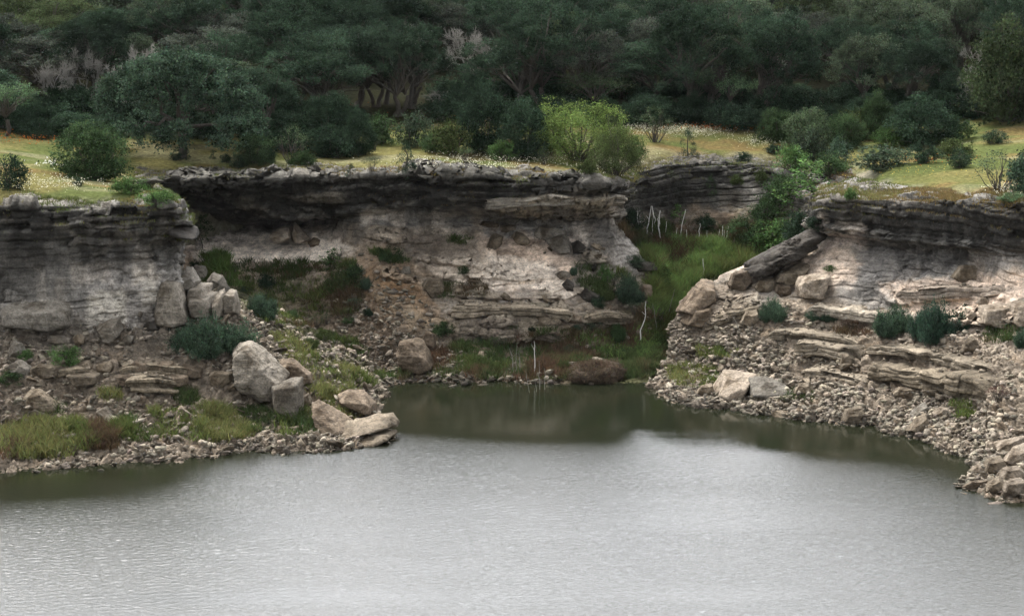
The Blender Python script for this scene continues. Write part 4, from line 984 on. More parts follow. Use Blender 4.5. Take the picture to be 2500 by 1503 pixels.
BARE_TREES = (
    (128, 66, 156, 90, 150, 'leafless pale grey tree in the wood above the feathery tree'), (335, 28, 157, 95, 160, 'leafless grey tree with long upright twigs in the wood above the domed oak'),
    (200, 22, 158, 95, 160, 'leafless grey tree in the wood between two other bare ones'), (300, 90, 153, 80, 150, 'low leafless grey tree just above the left shoulder of the domed oak'),
    (1145, -20, 176, 110, 190, 'large leafless grey tree high in the middle of the wood'), (1010, -10, 178, 90, 150, 'leafless grey tree high in the wood above the bare oak trunks'), (2412, 12, 171, 80, 180, 'pale branched dead tree in the wood beside the large olive tree'),
    (1910, -10, 178, 90, 130, 'leafless grey tree at the top of the wood, above the leaning oaks'), (2370, 100, 168, 70, 150, 'thin leafless grey tree behind the left side of the large olive tree'))
# the wood on the hillside: rows of single oaks
rg = np.random.default_rng(7)
ZONES = [(0, 'at the left end of the wood, behind the feathery tree'), (230, 'behind the lone domed oak'), (680, 'behind the small dark trees above the cave'), (1010, 'behind the tall dark bushy tree'),
         (1290, 'behind the bright yellow-green willow'), (1640, 'behind the three pale feathery trees'), (1960, 'behind the grey-green bushy tree'), (2230, 'behind the round dark meadow oak')]
forest = 0
yy = 149.0
while yy < 232:
    stepx = 5.6
    for xx in np.arange(-yy * .30 - 2, yy * .30 + 3, stepx):
        x = xx + rg.normal() * 1.5 + (3 if int(yy / 6) % 2 else 0); y = yy + rg.normal() * 1.4
        e = 147 + 17 * sstep(-14, -4, x) - 2 * sstep(12, 30, x)
        if y < e: continue
        z = float(ground_z(np.array([x]), np.array([y]))[0])
        q = project(np.array([[x, y, z + 5]]))[0]
        if not (-140 < q[0] < 2640) or q[1] < -430: continue
        if 835 < q[0] < 1090 and y < 172: continue
        if any(abs(q[0] - bx_) < wb_ * .5 + 42 and y < Yb_ + 1.5 for bx_, _, Yb_, wb_, _, _ in BARE_TREES): continue
        zi = [k for k, (a, _) in enumerate(ZONES) if q[0] >= a]; zi = zi[-1] if zi else 0
        row = 0 if y < e + 9 else (1 if y < e + 26 else 2)
        lab = ' '.join((('dark front-row oak of the wood, ', 'dark mid-slope oak of the wood, ', 'dark oak high on the slope, ')[row] + ZONES[zi][1].replace('at the left end of the wood, ', '')).split()[:16])
        v = int(rg.integers(0, 5)); w_ = rg.uniform(6.8, 11.8); h_ = rg.uniform(5.6, 8.6) * (.88 if x < -8 else 1) * (1.0 if row else .9)
        tone = rg.uniform(.8, 1.3); u_ = rg.uniform(); cc = np.array(OAKF if u_ > .38 else ((.062, .082, .050) if u_ > .2 else ((.056, .074, .034) if u_ > .1 else (.052, .060, .046)))) * tone
        plant('oak', 'live_oak', 'tree', lab, (x, y, z - .1), w_, h_, tuple(cc), v, rg.uniform(0, 6.28), lab.split(',')[0].replace('dark oak', 'dark oaks') + ' ' + ZONES[zi][1])
        forest += 1
    yy += 5.8
und = 0
for k in range(124):
    x = -46 + 92 * ((k + rg.uniform()) / 74 if k < 74 else (k - 74 + rg.uniform()) / 50); e = 147 + 17 * sstep(-14, -4, x) - 2 * sstep(12, 30, x)
    y = e + rg.normal() * 1.8 - 1.5
    if k >= 74: y += 9
    z = float(ground_z(np.array([x]), np.array([y]))[0]); q = project(np.array([[x, y, z]]))[0]
    if not (-60 < q[0] < 2560) or 850 < q[0] < 1075 or (250 < q[0] < 600 and k < 74): continue
    zi = [k_ for k_, (a_, _) in enumerate(ZONES) if q[0] >= a_]; zi = zi[-1] if zi else 0
    lab = 'dark undergrowth shrub along the edge of the wood, ' + ZONES[zi][1]
    lab = ' '.join(lab.replace('along the edge of the wood, ', 'at the wood edge ').replace('at the left end of the wood, ', '').split()[:16])
    plant(('bush', 'small_tree', 'bush')[k % 3], 'shrub', 'shrub', lab, (x, y, z - .1), rg.uniform(2.6, 4.6), rg.uniform(1.6, 3.0), tuple(np.array(DARK) * rg.uniform(.75, 1.2)), k, None, 'undergrowth shrubs at the edge of the wood ' + ZONES[zi][1])
print('forest trees', forest)
# leafless grey trees in the wood
for i, (px, pyt, Y, wp, hp, lab) in enumerate(BARE_TREES):
    s = Y / FPX; t = at(px, pyt, Y)
    gz_ = float(ground_z(np.array([t[0]]), np.array([Y * 1.0]))[0]); plant('bare_tree', 'bare_tree', 'dead tree', lab, (t[0], Y, gz_), wp * s * 1.25, max(3, t[2] - gz_), DARK, i)
for i, (px, py, wp, hp, lab) in enumerate(((1075, 258, 110, 58, 'tangle of grey fallen branches right of the clearing'),)):
    p, _ = hit(px, py); s = p.y / FPX
    plant('bare_tree', 'bare_tree', 'dead tree', lab, tuple(p), wp * s, hp * s, DARK, 1)

# scrub scattered over the rubble at the sides of the inlet
rg = np.random.default_rng(31)
for k in range(34):
    px, py = ((rg.uniform(560, 900), rg.uniform(660, 850)) if k < 16 else ((rg.uniform(1060, 1560), rg.uniform(800, 910)) if k < 27 else (rg.uniform(1400, 1560), rg.uniform(640, 780))))
    p, _ = hit(px, py); s = p.y / FPX
    if p.z < .3: continue
    where = ('small scrubby bush on the rubble slope below the cave', 'low scrubby bush among the weeds at the inlet head', 'small bush in the rubble left of the canyon mouth')[0 if k < 16 else (1 if k < 27 else 2)]
    w = rg.uniform(24, 58) * s
    plant(('bush', 'airy_bush', 'broom')[k % 3], 'shrub', 'shrub', where, tuple(p), w, w * rg.uniform(.5, .95), tuple(np.array((DARK, MID_, OLIVE, SAGE, BLUE)[k % 5]) * rg.uniform(.9, 1.3)), k, None, where.replace('bush', 'bushes'))
# ------------------------------------------------------------------ boulders
_ICO = {}
def ico(sub):
    if sub not in _ICO:
        import bmesh
        bm = bmesh.new(); bmesh.ops.create_icosphere(bm, subdivisions=sub, radius=1)
        bm.verts.ensure_lookup_table()
        _ICO[sub] = (np.array([v.co[:] for v in bm.verts]), np.array([[v.index for v in f.verts] for f in bm.faces]))
        bm.free()
    return _ICO[sub]
def polytope(sub, planes, power=16):
    d, F = ico(sub)
    d = unit(d)
    n = unit(np.array([p[0] for p in planes], float)); h = np.array([p[1] for p in planes])
    q = np.maximum(d @ n.T, 0) / h
    mx = q.max(1, keepdims=True)
    r = 1 / (mx[:, 0] * ((q / mx) ** power).sum(1) ** (1 / power))
    return d * r[:, None], F, d
def rough(V, d, seed, amp=.05, beds=.0, chip=.05):
    P = V + seed * 3.7
    s = V[:, 2] / .22 + fbm(P * .8, 2, seed)
    k = np.floor(s); f = s - k
    bed = (_hash(k.astype(np.int64), k.astype(np.int64) * 0, k.astype(np.int64) * 0, seed) - .5) - .7 * np.abs(2 * f - 1) ** 6
    f1, f2, idh = worley(P / .55, seed)
    D = amp * (fbm(P * 1.6, 4, seed + 3) + .5 * fbm(P * 6, 3, seed + 4)) + beds * bed + chip * (sstep(0, .25, f2 - f1) * (.3 + .7 * idh) - .5)
    return V + d * D[:, None]
def hull2(p):
    p = sorted(map(tuple, p))
    def half(q):
        o = []
        for a in q:
            while len(o) > 1 and (o[-1][0] - o[-2][0]) * (a[1] - o[-2][1]) - (o[-1][1] - o[-2][1]) * (a[0] - o[-2][0]) <= 0: o.pop()
            o.append(a)
        return o[:-1]
    return half(p) + half(p[::-1])
RC = {'tan': (.165, .138, .104), 'pale': (.235, .20, .16), 'grey': (.17, .157, .135), 'dark': (.050, .045, .039), 'brown': (.135, .107, .079), 'white': (.20, .18, .15), 'moss': (.125, .112, .085)}
def boulder(poly, label, col='tan', thick=None, depth=None, seed=0, beds=.03, amp=.05, front=None, power=46, name='boulder', sub=5, tilt=0.0, group=None, base=None):
    """poly: convex outline in photograph px; the rock stands where its foot meets the land and is as thick as it is wide unless told"""
    rg = np.random.default_rng(seed + 1000)
    poly = np.array(hull2(poly), float)
    cx, cy = poly.mean(0)
    bx, by = (poly[np.argmax(poly[:, 1])][0] * .4 + cx * .6, poly[:, 1].max() - 2)
    if base: bx, by = base
    Y = depth if depth else hit(bx, by)[0].y
    s = Y / FPX * 1.01
    w, h = np.ptp(poly[:, 0]) * s, np.ptp(poly[:, 1]) * s
    th = thick if thick else .75 * min(w, h * 1.3)
    Yc = Y + th * .22
    c = at(cx, cy, Yc)
    pts = np.stack([(poly[:, 0] - cx) * s, -(poly[:, 1] - cy) * s], 1)
    planes = []
    for i in range(len(pts)):
        a, b = pts[i], pts[(i + 1) % len(pts)]
        e = b - a; nn = np.array([e[1], -e[0]]); nn /= np.linalg.norm(nn) + 1e-9
        if nn @ (a + b) < 0: nn = -nn
        hgt = max(nn @ a, .05)
        ty = rg.uniform(-.32, .05)
        v = np.array([nn[0], ty, nn[1]]); L_ = np.linalg.norm(v)
        planes.append((v / L_, hgt / L_ * (1 + .0 * ty)))
    if front is None: front = [(rg.uniform(-.6, -.1), rg.uniform(.1, .6), rg.uniform(.42, .52)), (rg.uniform(.1, .6), rg.uniform(-.1, .5), rg.uniform(.42, .52)), (rg.uniform(-.3, .3), rg.uniform(-.5, 0), .5)]
    for fx, fz, fh in front: planes.append(((fx, -1, fz), th * fh))
    planes.append(((rg.uniform(-.2, .2), 1, 0), th * .5))
    V, F, d = polytope(sub, planes, power)
    V = rough(V, d, seed, 1.5 * amp * min(1, .3 + w * .25), beds * min(1, w * .4), amp * 1.1 * min(1, .3 + w * .2))
    me = fast_mesh(name, V, F, None, True); me.materials.append(M_ROCK)
    o = link(name, me, None, None, label=label, category='boulder', group=group)
    o.location = c
    base_c = np.array(RC[col]) * rg.uniform(.92, 1.08)
    o.color = (*base_c, 1)
    return o
BOULDERS = [
 # the spur on the left
 ([(566, 872), (585, 852), (606, 845), (640, 872), (693, 930), (668, 985), (640, 988), (600, 965), (572, 925)], 'largest pale boulder on the left spur, tilted, with grooved upper face', 'white', dict(thick=3.0, front=[(-.35, .55, .44), (.5, .25, .46), (-.2, -.5, .5)], beds=.05, amp=.05)),
 ([(666, 948), (700, 932), (735, 928), (733, 1028), (715, 1030), (667, 1005)], 'tall upright pale slab leaning on the largest boulder of the left spur', 'white', dict(thick=1.3, front=[(-.15, .12, .5), (.2, .1, .52)], beds=0, power=26)),
 ([(826, 972), (850, 962), (893, 970), (909, 988), (908, 1010), (892, 1014), (866, 1004), (828, 986)], 'rounded grey-brown boulder at the inlet edge of the left spur', 'brown', dict(thick=2.0)),
 ([(760, 998), (776, 991), (852, 1042), (846, 1052), (796, 1056), (770, 1036)], 'sloping brown slab behind the flat tip of the left spur', 'brown', dict(thick=2.0, front=[(0, 1.4, .34), (-.3, .6, .44)], beds=.06)),
 ([(772, 1070), (850, 1057), (944, 1042), (948, 1048), (862, 1067), (778, 1080)], 'flat rock shelf at the tip of the left spur, top layer', 'tan', dict(thick=3.2, front=[(0, .35, .5), (-.2, .1, .5)], base=(850, 1082), beds=.05)),
 ([(830, 1075), (900, 1058), (950, 1056), (960, 1066), (920, 1082), (840, 1090)], 'lower broken layer of the rock shelf at the tip of the left spur', 'tan', dict(thick=2.4, base=(890, 1083))),
 ([(738, 968), (752, 962), (760, 982), (748, 1000), (736, 990)], 'small blocky stone right of the tall upright slab', 'tan', {}),
 ([(684, 892), (720, 884), (758, 912), (762, 935), (735, 938), (700, 915)], 'dark brown boulder behind the largest boulder of the left spur', 'brown', {}),
 ([(508, 916), (530, 907), (563, 910), (565, 930), (545, 943), (515, 938)], 'smooth tan boulder touching the left side of the largest boulder', 'tan', {}),
 ([(553, 945), (572, 938), (575, 950), (558, 958)], 'small flat stone under the left side of the largest boulder', 'tan', {}),
 # cracked blocks under the bluff corner
 ([(374, 778), (378, 740), (394, 690), (402, 684), (438, 688), (444, 720), (462, 785), (420, 800), (385, 795)], 'pale wedge-shaped block with flat top under the bluff corner, left of a crack', 'white', dict(thick=2.6, power=22, beds=.02, front=[(-.2, .15, .5), (.15, .25, .5)])),
 ([(455, 735), (460, 722), (512, 724), (520, 745), (522, 780), (470, 782)], 'pale smooth cracked block in the lower row under the bluff corner', 'white', dict(thick=2.4, power=20, beds=.02)),
 ([(452, 716), (460, 698), (505, 697), (512, 712), (508, 728), (458, 730)], 'pale flat block in the middle row of the cracked stack', 'white', dict(thick=2.4, power=20)),
 ([(438, 690), (446, 668), (470, 668), (482, 686), (478, 700), (448, 706)], 'lichen-grey rounded block near the top of the cracked stack', 'grey', dict(thick=2.0)),
 ([(462, 672), (475, 652), (500, 656), (505, 672), (490, 682)], 'topmost grey-brown block of the cracked stack', 'grey', dict(thick=1.6)),
 ([(508, 690), (520, 674), (538, 680), (548, 700), (545, 722), (515, 722)], 'grey pitted block at the right shoulder of the cracked stack', 'grey', dict(thick=2.0)),
 ([(515, 736), (540, 722), (545, 745), (542, 776), (520, 780)], 'narrow pale block in the lower row of the cracked stack', 'white', dict(thick=2.2)),
 ([(542, 730), (555, 712), (575, 714), (579, 735), (576, 765), (545, 776)], 'rounded pale block at the right end of the cracked stack', 'white', dict(thick=2.2)),
 ([(410, 556), (430, 553), (478, 570), (480, 580), (462, 585), (420, 576)], 'dark flat slab jutting from the corner of the stained bluff', 'dark', dict(thick=2.6, depth=109.6, power=22)),
 ([(374, 506), (395, 500), (436, 502), (444, 518), (438, 526), (385, 524)], 'dark cap rock on the corner of the stained bluff', 'dark', dict(thick=3, depth=109.8, power=22)),
 ([(8, 752), (20, 740), (155, 738), (174, 756), (176, 800), (150, 812), (12, 795)], 'long rounded rock bench at the foot of the stained bluff', 'grey', dict(thick=3.0, depth=107.6, beds=.03, front=[(0, .2, .5), (.1, -.1, .5)])),
 # left rubble bank
 ([(17, 868), (25, 842), (38, 832), (50, 838), (54, 860), (42, 880), (28, 878)], 'upright pointed grey boulder standing in the rubble of the left bank', 'grey', {}),
 ([(114, 822), (122, 813), (178, 822), (180, 834), (160, 839), (116, 832)], 'flat pale slab lying at the foot of the stained bluff', 'white', dict(thick=1.8)),
 ([(178, 825), (190, 813), (206, 824), (205, 838), (188, 847)], 'split pale rock at the right end of the flat pale slab', 'tan', {}),
 ([(236, 806), (262, 790), (285, 786), (292, 815), (270, 840), (245, 826)], 'pale wedge leaning against the foot of the stained bluff', 'white', dict(thick=1.6)),
 ([(299, 825), (310, 818), (326, 822), (324, 836), (308, 843)], 'six-sided grey boulder in the rubble under the stained bluff', 'grey', {}),
 ([(350, 796), (362, 788), (382, 792), (386, 804), (372, 809), (354, 808)], 'dark grey boulder left of the blue-green bush', 'dark', {}),
 ([(393, 795), (402, 787), (412, 795), (410, 806), (398, 806)], 'small grey boulder at the foot of the pale wedge-shaped block', 'grey', {}),
 ([(20, 890), (45, 880), (72, 900), (70, 920), (30, 922)], 'brown-grey boulder below the upright pointed boulder', 'grey', {}),
 ([(71, 900), (100, 890), (140, 895), (142, 920), (110, 928), (75, 925)], 'weathered tan ledge rock at the left of the left bank', 'tan', {}),
 ([(47, 985), (65, 962), (100, 952), (138, 985), (142, 1002), (90, 1006)], 'smooth domed tan boulder among grass on the left bank', 'tan', dict(beds=0, power=8)),
 ([(66, 1008), (88, 997), (112, 1008), (122, 1022), (80, 1024)], 'smaller smooth dome below the domed tan boulder', 'white', dict(beds=0, power=9)),
 ([(233, 1004), (250, 998), (292, 1028), (285, 1036), (255, 1026)], 'pale flat slab sloping down the left bank above the grass', 'white', dict(thick=1.4)),
 ([(308, 895), (330, 882), (356, 888), (362, 905), (340, 916), (312, 912)], 'rounded ledge rock, left one of the upper ledge on the left bank', 'brown', {}),
 ([(362, 892), (390, 885), (418, 888), (422, 905), (400, 914), (366, 914)], 'rounded ledge rock, second of the upper ledge on the left bank', 'brown', {}),
 ([(424, 902), (450, 892), (490, 905), (494, 920), (460, 924), (428, 918)], 'low brown ledge rock at the right end of the upper ledge', 'brown', {}),
 ([(280, 920), (320, 916), (352, 922), (352, 950), (300, 945), (282, 932)], 'flat bedded rock, left one of the lower ledge on the left bank', 'brown', dict(beds=.08)),
 ([(352, 924), (400, 919), (458, 920), (456, 940), (400, 953), (356, 948)], 'flat bedded rock, right one of the lower ledge on the left bank', 'brown', dict(beds=.08)),
 ([(190, 890), (215, 882), (222, 900), (205, 908), (190, 904)], 'squat tan boulder left of the ledges', 'tan', {}),
 ([(236, 892), (262, 883), (274, 895), (268, 910), (240, 912)], 'grey-tan boulder just left of the ledges', 'tan', {}),
 ([(160, 912), (200, 908), (245, 912), (240, 935), (180, 940)], 'broad pale flat rock below the squat tan boulder', 'tan', dict(thick=2)),
 # cave
 ([(657, 578), (668, 566), (704, 562), (708, 582), (690, 592), (668, 592)], 'thick pale slab lying on the cave floor', 'pale', dict(thick=1.6, depth=130.6)),
 ([(710, 574), (718, 549), (735, 572), (750, 588), (735, 594), (716, 590)], 'pale pointed rock behind the slab in the cave', 'pale', dict(thick=1.4, depth=131.4)),
 ([(752, 592), (766, 582), (780, 590), (778, 602), (756, 602)], 'small brown boulder at the right of the cave floor', 'brown', {}),
 # middle cliff
 ([(1191, 530), (1205, 514), (1228, 512), (1232, 540), (1205, 546)], 'left one of two rounded dark boulders under the cliff lip', 'grey', dict(power=20, beds=.06)),
 ([(1226, 522), (1246, 508), (1266, 516), (1273, 534), (1255, 548), (1230, 544)], 'right one of two rounded dark boulders under the cliff lip', 'grey', dict(power=20)),
 ([(1163, 548), (1180, 539), (1216, 546), (1218, 555), (1190, 556)], 'thin flat slab under the two rounded dark boulders', 'brown', dict(thick=1.2)),
 ([(1220, 556), (1235, 551), (1258, 552), (1260, 562), (1240, 568), (1222, 566)], 'small pale flat-topped rock above the pink slope', 'tan', {}),
 ([(1187, 605), (1198, 580), (1215, 573), (1228, 577), (1222, 600), (1205, 612)], 'smooth grey boulder on the left of the pink slope', 'tan', dict(power=20)),
 ([(1250, 580), (1262, 567), (1285, 576), (1295, 592), (1278, 602), (1258, 594)], 'grey-tan oval boulder between others on the pink slope', 'tan', dict(power=20)),
 ([(1303, 575), (1318, 553), (1350, 552), (1378, 565), (1380, 585), (1350, 590), (1310, 582)], 'upper half of the big layered grey boulder below the lip', 'grey', dict(power=20, beds=.08)),
 ([(1330, 586), (1372, 574), (1393, 598), (1395, 618), (1372, 622), (1345, 605)], 'lower half of the big layered grey boulder below the lip', 'grey', dict(power=20, beds=.08)),
 ([(1395, 600), (1412, 590), (1432, 604), (1430, 620), (1400, 618)], 'dark low boulder right of the big layered grey one', 'dark', {}),
 ([(976, 668), (984, 654), (1000, 652), (1004, 668), (990, 674)], 'single grey stone on the orange slope', 'grey', {}),
 ([(1034, 700), (1045, 684), (1075, 682), (1085, 705), (1078, 728), (1050, 728)], 'large tan block at the top of the gravel gully', 'tan', {}),
 ([(1356, 670), (1368, 663), (1390, 668), (1392, 678), (1366, 681)], 'flat pale slab at the right edge of the pink slope', 'white', {}),
 ([(1371, 695), (1384, 682), (1400, 695), (1402, 712), (1385, 710)], 'tilted dark slab right of the pink slope', 'dark', {}),
 ([(1405, 715), (1430, 703), (1464, 722), (1466, 738), (1430, 738)], 'dark flat boulder right of the pink slope, lowest one', 'dark', {}),
 ([(1430, 650), (1450, 638), (1458, 655), (1450, 665)], 'dark angular rock under the pale buttress', 'dark', {}),
 ([(1558, 708), (1570, 696), (1590, 700), (1594, 724), (1575, 734), (1558, 728)], 'reddish rock at the canyon mouth beside the blue-green bush', 'brown', {}),
 ([(1530, 650), (1560, 640), (1600, 645), (1604, 660), (1560, 664)], 'dark ledge rock at the foot of the pale buttress', 'dark', {}),
 ([(1095, 768), (1120, 752), (1160, 756), (1168, 770), (1130, 776)], 'rounded ledge rock at the left end of the layered wall', 'brown', {}),
 ([(1184, 770), (1195, 748), (1222, 750), (1228, 772), (1200, 776)], 'cracked ledge rock on the layered wall, second from left', 'tan', {}),
 ([(1230, 765), (1240, 744), (1275, 746), (1280, 764), (1250, 772)], 'dark-topped ledge rock on the layered wall, third from left', 'brown', {}),
 ([(1282, 760), (1300, 742), (1340, 744), (1342, 762), (1300, 768)], 'mossy flat ledge rock right of the dark-topped one', 'moss', {}),
 ([(1276, 790), (1290, 772), (1360, 774), (1372, 790), (1310, 796)], 'long ochre ledge rock on the right part of the layered wall', 'tan', {}),
 ([(1380, 780), (1400, 766), (1420, 772), (1424, 786), (1396, 790)], 'brown ledge rock right of the long ochre one', 'brown', {}),
 ([(966, 870), (975, 836), (1000, 832), (1040, 860), (1058, 900), (1020, 915), (985, 905)], 'furrowed boulder at the left side of the inlet head', 'brown', dict(thick=2.4, beds=.06)),
 ([(1030, 830), (1040, 808), (1058, 815), (1062, 845), (1050, 868), (1035, 855)], 'upright brown slab above the furrowed boulder', 'brown', {}),
 ([(1410, 890), (1430, 876), (1452, 872), (1475, 880), (1470, 895)], 'pale rubble-topped stone behind the earth mound', 'pale', {}),
 # right bluff
 ([(1830, 660), (1848, 632), (1935, 585), (1985, 566), (2012, 566), (2020, 580), (1985, 602), (1880, 655)], 'dark leaning slab, upper plate, sliding off the left end of the right bluff', 'dark', dict(thick=2.2, depth=121.6, power=24, beds=.10, amp=.13)),
 ([(1828, 662), (1850, 648), (1940, 608), (2000, 590), (2000, 604), (1945, 632), (1870, 676), (1832, 676)], 'dark leaning slab, lower plate, at the left end of the right bluff', 'dark', dict(thick=2.0, depth=120.8, power=24, beds=.10, amp=.13)),
 ([(1946, 700), (1956, 682), (2024, 668), (2027, 674), (2010, 730), (1950, 726)], 'pale square block with a flat lit face on the right bluff', 'pale', dict(thick=1.8, power=26, beds=0, front=[(-.25, .3, .5), (.1, .2, .52)])),
 ([(1779, 695), (1790, 668), (1832, 655), (1836, 690), (1815, 710), (1785, 708)], 'rounded brown block at the foot of the dark leaning slab', 'brown', dict(beds=.05)),
 ([(1842, 700), (1855, 684), (1893, 682), (1898, 702), (1875, 714), (1848, 712)], 'rounded pale block right of the rounded brown one', 'tan', {}),
 ([(1886, 690), (1900, 668), (1930, 655), (1975, 655), (1960, 690), (1930, 700)], 'long pitted ledge rock under the dark leaning slab', 'tan', dict(thick=2, beds=.05)),
 ([(1895, 712), (1900, 698), (1930, 698), (1932, 722), (1905, 724)], 'square-edged brown rock left of the pale square block', 'brown', {}),
 ([(2320, 678), (2340, 654), (2400, 650), (2414, 662), (2405, 684), (2340, 686)], 'big tan boulder lodged in the slope of the right bluff', 'tan', dict(beds=.05)),
 ([(2380, 740), (2395, 727), (2430, 730), (2436, 745), (2400, 750)], 'pale flat-lying rock on the pink slope of the right bluff', 'pale', {}),
 ([(2360, 772), (2372, 762), (2388, 768), (2388, 780), (2366, 780)], 'small round pale stone right of the dark blue-green bush', 'pale', {}),
 ([(2390, 790), (2400, 752), (2460, 745), (2480, 765), (2470, 795), (2420, 800)], 'large pale block at the foot of the pink slope, near the frame edge', 'pale', dict(thick=2.4)),
 ([(2464, 780), (2475, 745), (2530, 725), (2540, 790), (2490, 800)], 'pale block cut by the frame on the right bluff', 'pale', dict(thick=2.4)),
 ([(1655, 760), (1672, 738), (1720, 695), (1745, 700), (1745, 735), (1690, 775)], 'broad sloping brown rock at the left shoulder of the right bank', 'brown', dict(thick=2.4, beds=.05, front=[(-.2, .7, .45), (.3, .3, .5)])),
 ([(1668, 792), (1690, 755), (1735, 750), (1748, 775), (1715, 800)], 'dark brown block below the broad sloping rock', 'brown', dict(thick=2)),
 ([(1806, 790), (1820, 764), (1850, 760), (1856, 780), (1836, 798)], 'grey-tan boulder left of the small blue-green bush', 'tan', {}),
 ([(2347, 860), (2358, 832), (2378, 825), (2390, 838), (2378, 862), (2356, 868)], 'smooth upright tan boulder right of the largest blue-green bush', 'tan', dict(power=10)),
 ([(2050, 890), (2056, 868), (2072, 866), (2078, 880), (2070, 900), (2056, 898)], 'upright pale stone below the long ledges of the right bank', 'tan', {}),
 ([(1748, 965), (1765, 935), (1785, 922), (1838, 930), (1830, 952), (1810, 968), (1770, 978)], 'large boulder with a pale lit top at the water on the right bank', 'pale', dict(thick=3.0, front=[(-.1, 1.0, .42), (0, -.1, .5)], beds=.03)),
 ([(1828, 965), (1835, 942), (1900, 935), (1945, 950), (1940, 968), (1850, 975)], 'flat grey slab right of the large lit boulder at the water', 'grey', dict(thick=2.4, front=[(0, .8, .45), (0, 0, .5)])),
 ([(2055, 1028), (2068, 1000), (2105, 994), (2112, 1010), (2090, 1034)], 'flat-topped boulder at the waterline in the middle of the right bank', 'tan', dict(front=[(0, .9, .42), (.1, -.1, .5)])),
 ([(2215, 1052), (2235, 1030), (2262, 1015), (2268, 1035), (2240, 1060)], 'tilted slab at the waterline on the right bank', 'tan', {}),
 ([(2222, 1020), (2240, 998), (2262, 986), (2266, 1000), (2240, 1022)], 'tilted slab just above the one at the waterline', 'grey', {}),
 ([(2278, 1012), (2300, 995), (2318, 998), (2310, 1014), (2285, 1020)], 'pale pointed slab higher on the right bank', 'pale', {}),
 ([(1700, 960), (1712, 942), (1740, 938), (1745, 955), (1720, 966)], 'small tan boulder left of the large lit boulder', 'tan', {}),
 ([(1938, 962), (1950, 940), (1975, 938), (1982, 955), (1965, 968)], 'round tan boulder right of the flat grey slab', 'tan', {}),
 ([(2180, 962), (2195, 948), (2240, 952), (2248, 968), (2200, 974)], 'bedded tan rock below the lowest ledge of the right bank', 'tan', dict(beds=.06)),
 # lower right stack
 ([(2350, 1190), (2372, 1176), (2410, 1172), (2412, 1182), (2380, 1194)], 'thin wet slab at the very tip of the right bank', 'brown', {}),
 ([(2405, 1200), (2415, 1180), (2440, 1168), (2452, 1180), (2440, 1205)], 'block at the waterline of the right-hand stack', 'tan', {}),
 ([(2450, 1200), (2458, 1178), (2500, 1170), (2506, 1196), (2470, 1212)], 'large block at the waterline, cut by the frame on the right', 'pale', {}),
 ([(2440, 1165), (2455, 1145), (2490, 1140), (2506, 1155), (2500, 1172), (2455, 1176)], 'pale block in the second course of the right-hand stack', 'pale', {}),
 ([(2400, 1150), (2412, 1125), (2448, 1118), (2458, 1140), (2430, 1158)], 'tan block left in the second course of the right-hand stack', 'tan', {}),
 ([(2450, 1125), (2470, 1100), (2510, 1092), (2512, 1130), (2475, 1140)], 'pale block near the top of the right-hand stack', 'pale', {}),
 ([(2372, 1148), (2385, 1136), (2402, 1140), (2400, 1152), (2380, 1156)], 'small pale stone in the water beside the right-hand stack', 'pale', {}),
 ([(2420, 1105), (2440, 1082), (2500, 1065), (2510, 1085), (2450, 1112)], 'long pale slab across the top of the right-hand stack', 'pale', {}),
]
for i, (poly, lab, colr, kw) in enumerate(BOULDERS):
    boulder(poly, lab, colr, seed=i, **kw)
